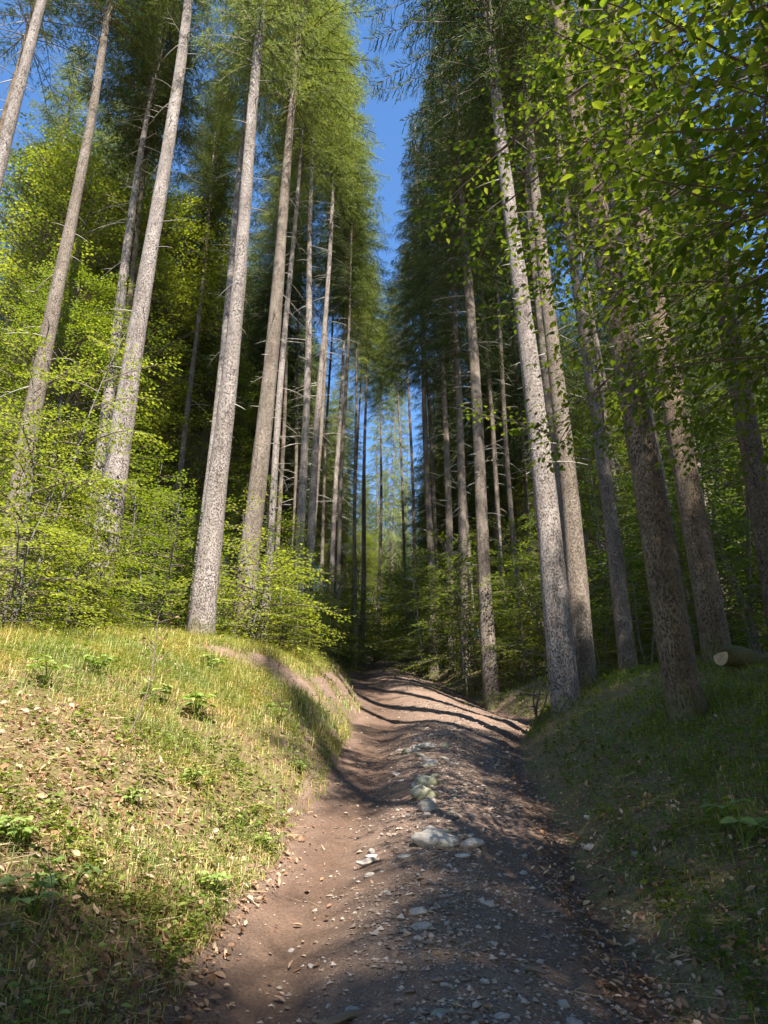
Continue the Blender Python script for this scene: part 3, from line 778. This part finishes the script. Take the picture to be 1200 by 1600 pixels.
# overhanging beech at the right: trunk just outside the view, boughs reach in
def overhang():
    rng = np.random.default_rng(77)
    bx, by = 4.3, 2.6
    bz = float(gz(bx, by)) - .1
    root = thing('beech_tree', 'close beech whose leafy boughs hang in from the upper right', 'beech tree', (bx, by, bz))
    s = np.linspace(0, 1, 30)
    ax = np.stack([.25 * np.sin(s * 3), .2 * np.sin(s * 2.2), s * 15], 1)
    put('trunk', make_trunk(rng, ax, .19, .04, 16, .4, None, [M['bark_beech'], M['dead']]), (0, 0, 0), root)
    base = np.array((bx, by, bz))
    targets = [(700, 312, 6.2), (770, 335, 5.6), (850, 345, 5.2), (830, 470, 6.4), (905, 420, 5.4), (880, 560, 6.6), (930, 250, 4.4), (950, 130, 4.0),
               (900, 60, 4.6), (1000, 60, 3.6), (1010, 180, 3.4), (1060, 260, 3.1), (1100, 120, 2.9), (1180, 200, 2.6), (1120, 330, 2.9),
               (1040, 380, 3.6), (980, 340, 4.2), (1060, 470, 4.4), (1150, 450, 3.6), (980, 520, 5.0), (1100, 560, 4.6),
               (1010, 620, 5.8), (1180, 580, 4.2), (940, 640, 6.6), (860, 680, 7.2), (1080, 660, 5.6), (1170, 690, 5.0), (960, -60, 3.8), (1080, -40, 3.2), (900, 150, 5.6), (960, 210, 5.8), (1030, 110, 5.4), (1110, 200, 5.2), (1060, 330, 5.8), (1185, 420, 4.2), (1195, 240, 4.6), (1150, 300, 5.0), (1190, 520, 5.0), (1130, 380, 6.0), (1185, 120, 5.4), (1160, 620, 6.4), (940, 20, 6.2), (1040, 20, 6.0), ]
    g = Geo()
    for px, py, y in targets:
        T = at(px, py, y)
        hz = float(np.clip(T[2] - bz - np.linalg.norm((T - base)[:2]) * .25, 1.2, 13.5))
        st = base + np.array([np.interp(hz, ax[:, 2], ax[:, 0]), np.interp(hz, ax[:, 2], ax[:, 1]), hz])
        sv = T - st; ln = np.linalg.norm(sv)
        f = np.linspace(0, 1, 9)
        pts = st + sv * f[:, None] + np.array((0, 0, 1.)) * (.16 * ln * np.sin(f * PI))[:, None]
        g.tube(pts - base, np.linspace(.012 + .004 * ln, .003, 9), 5, 0, False)
        tip_d = nrm(pts[-1] - pts[-2])
        Lb = min(1.5, ln * .5)
        start = T - tip_d * Lb * .8
        spray(g, rng, start - base, tip_d, Lb, .08 if y < 3.8 else .074, .052, True, .12)
        for k in range(4):
            q = pts[4] + (pts[-1] - pts[4]) * rng.uniform(.1, 1.)
            d = nrm(nrm(sv) + rng.normal(0, .55, 3) * np.array((1, 1, .35)))
            spray(g, rng, q - base, d, rng.uniform(.6, 1.1), .078 if y < 3.8 else .07, .052, True, .15)
    put('crown', g.mesh('crown', [M['twig'], M['beech_leaf']]), (0, 0, 0), root)
overhang()

# trees around the photographer, outside the frame, that shade the trail and the right bank
SUN_AZ, SUN_EL = math.radians(20), math.radians(47)     # azimuth to the right of straight behind the camera
SUN = np.array((math.sin(SUN_AZ) * math.cos(SUN_EL), -math.cos(SUN_AZ) * math.cos(SUN_EL), math.sin(SUN_EL)))
def shade_tree(kind, label, P, hc, s, group):
    """beech whose crown centre, hc above its foot, stands between the sun and the ground point P"""
    x, y = P
    k = hc
    for _ in range(20):
        t = k / SUN[2]
        bx, by = x + SUN[0] * t, y + SUN[1] * t
        k = hc + float(gz(bx, by)) - float(gz(x, y))
    if by > 0: label, group = 'leafy beech added for its shade, crowding in beside the close overhanging beech at the right', 'beeches crowding in at the right'  # still added as shade casters, though these crowns reach towards the frame
    return beech(kind, label, bx, by, s, group, hc / (8.6 * s))
LB = 'beech behind the viewpoint that shades the lower end of the trail'
GB = 'beeches around the viewpoint'
SHADERS = [((-2.6, -1.1), 9, .75), ((.5, -2.1), 9, .85), ((2.8, -.15), 9, .85), ((1.3, -1.0), 9.5, .85), ((.6, -1.0), 8.5, .6), ((-.3, -2.5), 10, .85), ((3.0, .0), 9.5, .8), ((4.6, 4.2), 9.5, .85), ((5.0, 7.0), 9.5, .9), ((6.8, 10), 9.5, .9),
           ((7.5, 4), 9, .9), ((4.0, 8.0), 9, .7), ((1.8, 10.0), 8.5, .45), ((6.8, 14.5), 10, .85)]
for P, hc, s in SHADERS:
    shade_tree('dark', LB, P, hc, s, GB).rotation_euler = (0, 0, P[0] * 1.7 + P[1])
wood('slim spruce added right of the viewpoint to shade the left rut', 'spruces around the viewpoint',
     [(9.3, 3.2), (10.5, 8), (11, 1), (12.5, -3), (12.5, 5.5), (10, 12.5), (-5, -6), (-8.5, -3), (-11, 2), (-7, -12), (13.5, -6), (-3, -15), (13, -12)], 'bark_brown', 'dce', 1., .45, 29, 8)

spruce('slim spruce added right of the viewpoint to shade the left rut', 0, 0, 0, .3, None, 0, 21, 'bark_brown', 'c', .42, (14, .8), 0, 'spruces around the viewpoint', (3.5, -.6), 11.5, 12, 40)  # added out of view, narrow crown set to shade the left rut

# ------------------------------------------------------------------ stones
def rock_mesh(seed, mat, sub=3, lo=.30):
    import bmesh
    rng = np.random.default_rng(seed)
    bm = bmesh.new(); bmesh.ops.create_icosphere(bm, subdivisions=sub, radius=.5)
    co = np.array([v.co[:] for v in bm.verts])
    dirs = nrm(rng.standard_normal((11, 3))); cut = rng.uniform(lo, .46, 11)
    for d, c in zip(dirs, cut):
        ov = np.maximum(co @ d - c, 0); co -= np.outer(ov * .9, d)
    for k in range(14):
        d = nrm(rng.standard_normal(3)); co *= (1 + .025 * np.sin(co @ d * rng.uniform(4, 22) + rng.uniform(0, 6)))[:, None]
    co *= np.array((1, .78, .55))
    for v, c in zip(bm.verts, co): v.co = c
    me = bpy.data.meshes.new('stone'); bm.to_mesh(me); bm.free()
    me.materials.append(mat)
    me.polygons.foreach_set('use_smooth', np.full(len(me.polygons), True))
    return me
ROCK = {k: [rock_mesh(100 + 10 * j + i, M[k]) for i in range(4)] for j, k in enumerate(('stone', 'stone_pale', 'stone_moss'))}
ROCK['dome'] = [rock_mesh(177, M['stone_pale'], 4, .42)] * 4
def stone(label, px, py, wpx, kind='stone', group=None, flat=1., var=None, rz=None, sink=.3, P=None, size=None, aspect=1.):
    if P is None:
        P = hit(px, py)
        size = wpx / F_PX * (P[1] / ray(px, py)[1])
    me = ROCK[kind][var if var is not None else int(RNG.integers(4))]
    o = put('stone', me, (P[0], P[1], P[2] + size * .275 * flat * (1 - 2 * sink) - .004), None, (RNG.normal(.2, .12), RNG.normal(0, .12), RNG.uniform(-.5, .5) if rz is None else rz),
            (size, size * aspect, size * flat))
    return tag(o, label, 'stone', group)
STONES = [
    ('largest smooth pale stone on the sunny crown of the trail', 680, 1318, 72, 'dome', .7),
    ('pale rounded stone touching the right end of the largest one', 737, 1322, 40, 'dome', .7),
    ('flat whitish stone just below the pale pair on the sunny crown', 722, 1338, 26, 'stone_pale', .6),
    ('angular grey boulder ending the mossy row in the middle of the trail', 668, 1266, 36, 'stone', 1.1),
    ('mossy boulder, wider one in the middle of the stone row', 664, 1246, 42, 'stone_moss', 1.1),
    ('mossy boulder at the upper end of the stone row', 668, 1228, 40, 'stone_moss', 1.0),
    ('greenish cobble above the mossy boulders', 680, 1214, 16, 'stone_moss', .9),
    ('rounded grey stone shaded in the middle of the trail, farthest of the big ones', 670, 1170, 30, 'stone', 1.0),
    ('shaded flat grey stone between the farthest big stone and the mossy row', 673, 1196, 27, 'stone', .9),
    ('small shaded cobble left of the farthest big stone', 648, 1168, 13, 'stone', .8),
    ('pale flat stone in the left rut beside the mossy row', 620, 1211, 18, 'stone_pale', .6),
    ('tiny pale cobble below the flat one in the left rut', 627, 1220, 11, 'stone_pale', .6),
    ('flat white stone left of the largest pale stone', 631, 1339, 22, 'stone_pale', .5),
    ('flat tan stone beside the wood scrap on the sunny trail', 583, 1338, 26, 'stone_pale', .4),
    ('grey stone half in shade at the right of the pale pair', 734, 1308, 18, 'stone', .8),
    ('broad shaded stone below the sunny patch, upper of two', 653, 1427, 38, 'stone', .55),
    ('broad shaded stone below the sunny patch, lower of two', 660, 1450, 36, 'stone', .6),
    ('small shaded stone under the two broad ones', 652, 1467, 19, 'stone', .7),
    ('stone in a fleck of sun right of the shadow edge', 763, 1414, 22, 'stone_pale', .8),
    ('grey cobble alone in the shaded right lane', 771, 1475, 17, 'stone', .7),
    ('oval pale stone lying in the right ditch', 922, 1326, 23, 'stone_pale', .8),
    ('flat tilted stone on the far side of the right ditch', 920, 1279, 21, 'stone_pale', .5),
    ('pale stone in a sun fleck on the right bank', 995, 1337, 20, 'stone_pale', .8),
    ('long flat stone at the bottom edge of the trail', 553, 1580, 30, 'stone', .5),
    ('mossy stone at the bottom edge right of the trail crown', 690, 1585, 30, 'stone_moss', .7),
    ('round cobble alone at the left shaded side of the trail', 455, 1486, 12, 'stone_pale', .9),
    ('grey stone at the right bottom corner of the trail crown', 782, 1590, 30, 'stone', .7),
]
for lb, px, py, w, k, fl in STONES: stone(lb, px, py, w * 1.05, k, None, fl)
rs = np.random.default_rng(55)
for i in range(26):
    y = rs.uniform(5.4, 11.5); x = .40 + (y - 6.2) * .045 + rs.normal(0, .13); z = float(gz(x, y))
    stone('half buried cobble in the line of stones along the middle of the trail', 0, 0, 0, ['stone', 'stone_moss', 'stone_pale'][i % 3], 'cobbles along the middle of the trail', rs.uniform(.6, .95), None, rs.uniform(0, 3), .34, np.array((x, y, z)), rs.uniform(.07, .19))
rs = np.random.default_rng(5)
cnt = 0
while cnt < 230:
    y = 3.0 + 9.5 * rs.random() ** 1.6
    l, r = edges(np.array(0.), np.array(y)); l = float(l); r = float(r)
    w = np.clip(rs.normal(.66, .2), .12, 1.25)
    x = l + (r - l) * w
    ln = np.clip(rs.lognormal(-3.35, .42), .02, .085)
    P = np.array((x, y, float(gz(x, y))))
    stone('small stone pressed into the dirt of the trail', 0, 0, 0, ['stone', 'stone_pale', 'stone'][cnt % 3], 'small stones on the trail', rs.uniform(.6, 1.), None, rs.uniform(0, 3), .3, P, ln)
    cnt += 1

def gravel():
    rng = np.random.default_rng(6)
    n = 26000
    y = 2.2 + 16 * rng.random(n) ** 2.1
    l, r = edges(np.zeros(n), y)
    w = rng.normal(.68, .26, n); keep = (w > .02) & (w < 1.3) & (vnoise(y * 2.2, w * 5, 44) + rng.uniform(-.2, .25, n) > .42)
    x = (l + (r - l) * w)[keep]; y = y[keep]; n = len(x)
    z = gz(x, y)
    sz = np.clip(rng.lognormal(-4.75, .45, n), .004, .026) * (1 + .02 * y)
    oc = np.array([(1, 0, 0), (0, 1, 0), (-1, 0, 0), (0, -1, 0), (0, 0, 1), (0, 0, -1)], float)
    tri = np.array([(0, 1, 4), (1, 2, 4), (2, 3, 4), (3, 0, 4), (1, 0, 5), (2, 1, 5), (3, 2, 5), (0, 3, 5)])
    a = rng.uniform(0, 6.28, n)
    v = oc[None] * rng.uniform(.55, 1.2, (n, 6, 1)) + rng.normal(0, .18, (n, 6, 3))
    v[..., 2] *= .6
    vx = v[..., 0] * np.cos(a)[:, None] - v[..., 1] * np.sin(a)[:, None]
    vy = v[..., 0] * np.sin(a)[:, None] + v[..., 1] * np.cos(a)[:, None]
    v = np.stack([vx, vy, v[..., 2]], -1) * sz[:, None, None] + np.stack([x, y, z + sz * .2], -1)[:, None]
    t = (np.arange(n)[:, None, None] * 6 + tri[None]).reshape(-1, 3)
    k = NT('gravel_grit'); g = k.n('ShaderNodeNewGeometry')
    col = k.ramp(g.outputs['Random Per Island'], [(0, (.13, .09, .068)), (.5, (.21, .155, .12)), (1, (.36, .30, .25))])
    m = k.done(k.surf(col, .9, .2))
    tag(put('gravel', mesh_np('gravel', v.reshape(-1, 3), [t], [m])), 'loose gravel strewn over the stony crown of the trail', kind='stuff')
gravel()

# ------------------------------------------------------------------ ground cover
def polar(n, r0, r1, half, rng, bias=1.0):
    r = r0 * (r1 / r0) ** (rng.random(n) ** bias); a = rng.uniform(-half, half, n)
    return r * np.sin(a), r * np.cos(a)

def masks(x, y):
    l, r = edges(x, y)
    d = l - x; e = x - r - .3
    return d, e

def grass():
    rng = np.random.default_rng(8)
    n = 800000
    x, y = polar(n, 2.2, 34, .66, rng, .9)
    B = np.array([b for b in BASES if b[1] < 22])
    bb = B[rng.integers(0, len(B), 16000)]; ba = rng.uniform(0, 6.28, 16000); br = .26 + np.abs(rng.normal(0, .2, 16000))
    x = np.concatenate([x, bb[:, 0] + br * np.cos(ba)]); y = np.concatenate([y, bb[:, 1] + br * np.sin(ba)]); n = len(x)
    d, e = masks(x, y)
    p1 = fbm(x * 1.1, y * 1.1, 31, 3) + .5; p2 = fbm(x * 3.4, y * 3.4, 32, 2) + .5
    # left bank: long grass along the brow, thin and patchy lower down
    brow = sstep(5.5, 8.5, y) * sstep(.45, 1.5, d)
    left = np.where(d > .02, .10 + .8 * brow * (.3 + .9 * p2) + .45 * sstep(.5, .64, p1), 0)
    bare = np.exp(-((x + 2.0) / .9) ** 2 - ((y - 5.0) / 1.1) ** 2)
    left = left * (1 - .85 * bare) * (1 - .97 * np.clip(hollow(x, y) * 2.2, 0, 1))
    right = np.where(e > .15, .06 + .5 * sstep(.4, 1.6, e) * np.clip(2.2 * p1 - .65, .08, 1.), 0)
    right = right * np.where(x > 5.5, .5, 1) + np.where((e > .1) & (y > 12) & (y < 20), .4, 0)
    pr = np.where(d > 0, left, right) * np.where(y > 18, .55, 1.)
    pr = np.where((d > 2.6) & (y > 12.5), pr * .25, pr)
    keep = rng.random(n) < pr
    x, y, d, e = x[keep], y[keep], d[keep], e[keep]; n = len(x)
    lft = d > 0
    hh = np.where(lft, .055 + .075 * sstep(5.5, 9.0, y) , .07) * rng.lognormal(0, .35, n) + .02
    wd = .0021 * (1 + .085 * y) * rng.uniform(.7, 1.4, n)
    P = np.stack([x, y, gz(x, y) - .01], -1)
    a = rng.uniform(0, 2 * PI, n)
    lean = rng.uniform(.25, 1.5, n)
    h2 = np.stack([np.cos(a), np.sin(a), np.zeros(n)], -1)
    # banks make blades sag down the slope, to the right on the left bank
    h2[:, 0] += np.where(lft, .5, -.4)
    S = nrm(np.cross(h2, (0, 0, 1.)))
    up = np.array((0, 0, 1.))
    m = P + up * (hh * .6)[:, None] + h2 * (hh * .22 * lean)[:, None]
    t = P + up * (hh * (1 - .5 * lean))[:, None] + h2 * (hh * .8 * lean)[:, None]
    v = np.stack([P - S * wd[:, None], P + S * wd[:, None], m + S * wd[:, None] * .75, m - S * wd[:, None] * .75, t], 1)
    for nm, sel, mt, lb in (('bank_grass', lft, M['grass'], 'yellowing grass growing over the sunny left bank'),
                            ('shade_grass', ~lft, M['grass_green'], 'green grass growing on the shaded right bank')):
        vv = v[sel].reshape(-1, 3); k = int(sel.sum()); b = np.arange(k)[:, None] * 5
        o = put('grass', mesh_np('grass', vv, [b + np.array([[0, 1, 2, 3]]), b + np.array([[3, 2, 4]])], [mt]))
        tag(o, lb, kind='stuff')
grass()

def litter():
    rng = np.random.default_rng(9)
    n = 72000
    x, y = polar(n, 2.0, 22, .66, rng)
    d, e = masks(x, y)
    p1 = fbm(x * 1.3, y * 1.3, 41, 3) + .5
    bare = np.exp(-((x + 2.0) / .95) ** 2 - ((y - 5.0) / 1.2) ** 2)
    foot = np.exp(-((d - .15) / .22) ** 2) * (y < 6)
    left = np.where(d > -.1, .22 + .8 * bare + .55 * foot + .5 * (p1 - .45), 0) * np.where(y > 7.5, .3, 1)
    right = np.where(e > -.35, .30 + .5 * (p1 - .4) + .4 * np.exp(-((e) / .45) ** 2), 0) * np.where(y > 10, .5, 1)
    path = np.where((d <= 0) & (e <= 0), .012 + .05 * np.exp(-((d + .15) / .25) ** 2), 0)
    pr = np.maximum(np.where(d > -.1, left, 0), np.maximum(np.where(e > -.35, right, 0), path))
    keep = rng.random(n) < pr
    x, y = x[keep], y[keep]; n = len(x)
    z = gz(x, y)
    eps = .03
    nx = (gz(x - eps, y) - gz(x + eps, y)) / (2 * eps); ny = (gz(x, y - eps) - gz(x, y + eps)) / (2 * eps)
    Nn = nrm(nrm(np.stack([nx, ny, np.ones(n)], -1)) + rng.normal(0, .38, (n, 3)))
    D = nrm(np.cross(Nn, rng.standard_normal((n, 3))))
    L = np.clip(rng.lognormal(-3.55, .4, n), .01, .062)
    g = Geo()
    g.leaves(np.stack([x, y, z + rng.uniform(.002, .022, n)], -1), D, Nn, L, L * rng.uniform(.4, .66, n), 1, .35, -.25)
    tag(put('leaf_litter', g.mesh('leaf_litter', [M['twig'], M['litter']])), 'dry brown beech leaves scattered over the banks', kind='stuff')
litter()

def straw():
    rng = np.random.default_rng(19)
    n = 90000
    x, y = polar(n, 2.2, 20, .66, rng)
    d, e = masks(x, y)
    p1 = fbm(x * 2.1, y * 2.1, 61, 3) + .5
    pr = np.where(d > 0, .35 + .9 * sstep(.45, .6, p1), np.where(e > .1, .18, .01)) * (1 - .8 * np.clip(hollow(x, y) * 2, 0, 1))
    keep = rng.random(n) < pr
    x, y, d = x[keep], y[keep], d[keep]; n = len(x)
    a = rng.uniform(0, 2 * PI, n)
    D = np.stack([np.cos(a) + np.where(d > 0, .5, 0), np.sin(a), rng.uniform(-.15, .35, n)], -1)
    g = Geo(); L = rng.uniform(.03, .14, n)
    g.strips(np.stack([x, y, gz(x, y) + rng.uniform(.004, .03, n)], -1), D, rng.normal(0, .5, (n, 3)) + np.array((0, 0, 1.)), L, rng.uniform(.0015, .004, n) * (1 + .05 * y), 1)
    tag(put('dry_straw', g.mesh('dry_straw', [M['twig'], M['straw']])), 'dead grass stems and scraps lying over the banks', kind='stuff')
straw()

def herbs():
    rng = np.random.default_rng(10)
    for side in (0, 1):
        n = 26000
        x, y = polar(n, 2.2, 26, .66, rng)
        d, e = masks(x, y)
        p1 = fbm(x * 1.5, y * 1.5, 51, 3) + .5
        if side == 0: pr = np.where(d > .05, .25 + 1.2 * sstep(.48, .62, p1), 0) * (1 - .75 * np.exp(-((x + 2.0) / .8) ** 2 - ((y - 5.0) / 1.) ** 2)) * (1 - np.clip(1.4 * hollow(x, y), 0, .95))
        else: pr = np.where(e > .2, .45 + 1.0 * sstep(.42, .6, p1), 0)
        keep = rng.random(n) < pr * .8
        x, y = x[keep], y[keep]; n = len(x); z = gz(x, y)
        P, D, N, L = [], [], [], []
        for k in range(6):
            a = k * 1.05 + rng.uniform(0, 6.28, n)
            d3 = np.stack([np.cos(a), np.sin(a), rng.uniform(-.05, .6, n)], -1)
            hgt = rng.uniform(.01, .10, n)
            P.append(np.stack([x, y, z + hgt], -1) + d3 * .012); D.append(d3)
            N.append(np.array((0, 0, 1.)) + rng.normal(0, .3, (n, 3))); L.append(rng.uniform(.012, .045, n) * (1 + .02 * y))
        g = Geo(); L = np.concatenate(L)
        g.leaves(np.concatenate(P), np.concatenate(D), np.concatenate(N), L, L * .62, 1, .15, .2)
        tag(put('ground_cover', g.mesh('ground_cover', [M['twig'], M['herb'] if side == 0 else M['beech_leaf']])),
            ['small green herbs creeping over the sunny left bank', 'small herbs covering the shaded right bank'][side], kind='stuff')
herbs()

# individual plants on the bank
def broad_plant(label, px, py, n, leaf, h, seed):
    rng = np.random.default_rng(seed); P0 = hit(px, py)
    r = thing('leafy_plant', label, 'plant', P0)
    gs, gl = Geo(), Geo()
    P, D, N, L = [], [], [], []
    for k in range(int(n * 1.5)):
        a = rng.uniform(0, 6.28); ln = h * rng.uniform(.5, 1.1); out = rng.uniform(.15, .8) * h
        e = np.array((math.cos(a) * out, math.sin(a) * out, ln))
        s = np.linspace(0, 1, 5)[:, None]
        pts = e * np.array((1, 1, 0)) * s ** 1.6 + np.array((0, 0, ln)) * s
        gs.tube(pts, np.linspace(.004, .002, 5), 4, 0)
        for j in range(3):
            aa = a + (j - 1) * 1.1 + rng.normal(0, .2)
            P.append(e); D.append((math.cos(aa), math.sin(aa), rng.uniform(-.3, .15))); N.append(np.array((0, -.25, 1.)) + rng.normal(0, .2, 3)); L.append(leaf * rng.uniform(.4, 1.0))
    gl.leaves(np.array(P), np.array(D), np.array(N), np.array(L), np.array(L) * .8, 1, .12, .2)
    put('stem', gs.mesh('stem', [M['herb']]), (0, 0, 0), r); put('foliage', gl.mesh('foliage', [M['twig'], M['weed']]), (0, 0, 0), r)
for i, (lb, px, py, n, lf, h) in enumerate([
    ('broad leaved green plant in the middle of the sunny bank', 305, 1125, 9, .12, .22),
    ('pale green leafy plant left of the broad leaved one', 240, 1100, 9, .09, .2),
    ('leafy plant on the right shoulder of the sunny bank', 435, 1130, 7, .10, .2),
    ('low leafy plant near the left edge of the sunny bank', 70, 1075, 10, .09, .24),
    ('leafy plant at the lower left near the shadow edge', 50, 1440, 9, .07, .16),
    ('small clover like plant at the foot of the sunny bank', 405, 1325, 8, .045, .09),
    ('big leaved plant in the shade at the right edge of the view', 1165, 1330, 8, .12, .26),
    ('leafy seedling on the lower left slope', 110, 1400, 7, .06, .14),
    ('small pale weed among the dry leaves in the middle of the bank', 205, 1260, 9, .05, .10),
    ('bright green weed just above the foot of the bank', 330, 1400, 11, .05, .11),
    ('weed tuft on the bank slope below the broad leaved plant', 300, 1230, 10, .05, .12),
    ('low weed at the left margin above the shadow edge', 25, 1330, 11, .07, .13),
    ('pale weed on the steep end of the bank beside the left rut', 470, 1210, 9, .05, .11),
    ('round leaved weed on the brow just below the lone trunk', 330, 1050, 12, .09, .18),
    ('weed clump on the brow under the bright beech bush', 150, 1055, 12, .08, .18)]):
    broad_plant(lb, px, py, n, lf, h, 200 + i)

def bare_shoot(label, px, py, tip_px, tip_py, seed, buds, rad=.006, nb=9):
    rng = np.random.default_rng(seed); P0 = hit(px, py)
    T = at(tip_px, tip_py, P0[1])
    r = thing('bare_sapling', label, 'sapling', P0)
    s = np.linspace(0, 1, 9)[:, None]; v = T - P0
    pts = v * s + np.array((.05, 0, 0)) * np.sin(s * 4)
    g = Geo(); g.tube(pts, np.linspace(rad, rad * .3, 9), 5, 0)
    gl = Geo(); P, D, N, L = [], [], [], []
    for k in range(nb):
        f = rng.uniform(.3, 1.); p = np.array([np.interp(f, s[:, 0], pts[:, c]) for c in range(3)])
        a = rng.uniform(0, 6.28); ln = np.linalg.norm(v) * .22 * rng.uniform(.4, 1.1)
        d = nrm(np.array((math.cos(a), math.sin(a), rng.uniform(.2, .9))))
        tw = np.stack([p, p + d * ln * .5, p + d * ln + (0, 0, .02)])
        g.tube(tw, [rad * .4, rad * .3, rad * .15], 4, 0)
        for j in range(3):
            P.append(tw[1 + j % 2] + d * .02 * j); D.append(d + rng.normal(0, .6, 3)); N.append(rng.normal(0, 1, 3)); L.append(rng.uniform(.02, .045))
    put('stem', g.mesh('stem', [M['twig']]), (0, 0, 0), r)
    if buds:
        gl.quads(np.array(P), np.array(D), np.array(N), np.array(L), np.array(L) * .5, 1)
        put('foliage', gl.mesh('foliage', [M['twig'], M['litter' if buds == 'red' else 'herb']]), (0, 0, 0), r)
bare_shoot('thin bare sapling with reddish buds leaning on the sunny bank', 196, 1160, 255, 962, 301, 'red', .008, 16)
bare_shoot('wiry dark shoot at the lower left corner of the bank', 35, 1500, 90, 1330, 302, 'green', .004, 7)

# the sawn log at the right
def log():
    P0 = hit(1165, 1082)
    P0 = np.array((4.7, 9.7, float(gz(4.7, 9.7))))
    r = thing('log', 'short sawn log with a pale cut end lying by the brown trunk', 'log', P0)
    g = Geo(); a = np.array((-.38, -.12, .13)); b = np.array((.75, .35, .16)); s = np.linspace(0, 1, 9)[:, None]
    g.tube(a + (b - a) * s + np.array((0, 0, .02)) * np.sin(s * 9), .125 + .012 * np.sin(np.linspace(0, 7, 9)), 16, 0)
    for k in range(7):
        p = a + (b - a) * (.45 + .08 * k); ang = RNG.uniform(.2, 2.8)
        d = np.array((RNG.normal(0, .4), math.cos(ang), math.sin(ang)))
        g.tube(np.stack([p, p + d * .2, p + d * .42 + (.08, 0, -.08)]), [.016, .011, .005], 4, 0)
    put('trunk', g.mesh('trunk', [M['bark_brown']], True), (0, 0, 0), r)
    d = nrm(b - a); u = nrm(np.cross(d, (0, 0, 1.))); w = np.cross(u, d)
    ang = np.linspace(0, 2 * PI, 25)[:-1]
    ring = a - d * .004 + .119 * (np.cos(ang)[:, None] * u + np.sin(ang)[:, None] * w)
    gg = Geo(); gg.add(np.vstack([ring, a - d * .006]), None, np.stack([np.arange(24), (np.arange(24) + 1) % 24, np.full(24, 24)], 1), 0)
    put('cut_end', gg.mesh('cut_end', [M['cut']]), (0, 0, 0), r)
log()

def wood_scrap(label, px, py, L, rz, name='wood_chip', mat='dead', rad=.025):
    P0 = hit(px, py)
    g = Geo(); s = np.linspace(-.5, .5, 7)
    g.tube(np.stack([s * L, .02 * np.sin(s * 6), .01 * np.cos(s * 9) + rad * .6], 1), rad * np.array((.35, .8, 1, .9, 1., .7, .3)), 6, 0)
    o = put(name, g.mesh(name, [M[mat]]), P0, None, (SLOPE * .9, 0, rz)); tag(o, label, 'stick')
wood_scrap('splintered wood scrap lying on the sunny edge of the trail crown', 580, 1350, .24, .5)
wood_scrap('mossy stick lying in the shaded right lane of the trail', 825, 1520, .22, -.6, 'stick', 'twig', .014)
wood_scrap('rotten stick at the bottom edge of the trail', 545, 1595, .3, .3, 'stick', 'twig', .018)

# ------------------------------------------------------------------ light, sky, camera
w = bpy.data.worlds.new('World'); SC.world = w; w.use_nodes = True
nt = w.node_tree; bg = nt.nodes['Background']
sky = nt.nodes.new('ShaderNodeTexSky'); sky.sky_type = 'NISHITA'; sky.sun_disc = False
sky.sun_elevation = SUN_EL
sky.sun_rotation = math.atan2(SUN[0], SUN[1])
sky.altitude = 1200; sky.air_density = 1.0; sky.dust_density = .1; sky.ozone_density = 2.5
hs = nt.nodes.new('ShaderNodeHueSaturation'); hs.inputs['Saturation'].default_value = 1.15
nt.links.new(sky.outputs[0], hs.inputs['Color']); nt.links.new(hs.outputs[0], bg.inputs[0]); bg.inputs[1].default_value = .1
sl = bpy.data.lights.new('sun', 'SUN'); sl.energy = 5.0; sl.angle = math.radians(.53); sl.color = (1., .95, .86)
so = bpy.data.objects.new('sun', sl); COL.objects.link(so)
so.rotation_euler = Vector((SUN[0], SUN[1], SUN[2])).to_track_quat('Z', 'Y').to_euler()

cam = bpy.data.cameras.new('camera'); co = bpy.data.objects.new('camera', cam); COL.objects.link(co)
cam.sensor_fit = 'VERTICAL'; cam.sensor_height = 36; cam.sensor_width = 27
cam.lens = F_PX / H_PX * 36
cam.clip_start = .05; cam.clip_end = 1200
co.location = (0, 0, EYE); co.rotation_euler = (PI / 2 + PITCH, 0, 0)
SC.camera = co
SC.view_settings.view_transform = 'Standard'; SC.view_settings.look = 'None'
SC.view_settings.exposure = 1.95; SC.view_settings.gamma = 1
SC.cycles.max_bounces = 6; SC.cycles.diffuse_bounces = 5; SC.cycles.transmission_bounces = 4; SC.cycles.glossy_bounces = 2
SC.cycles.sample_clamp_indirect = 6
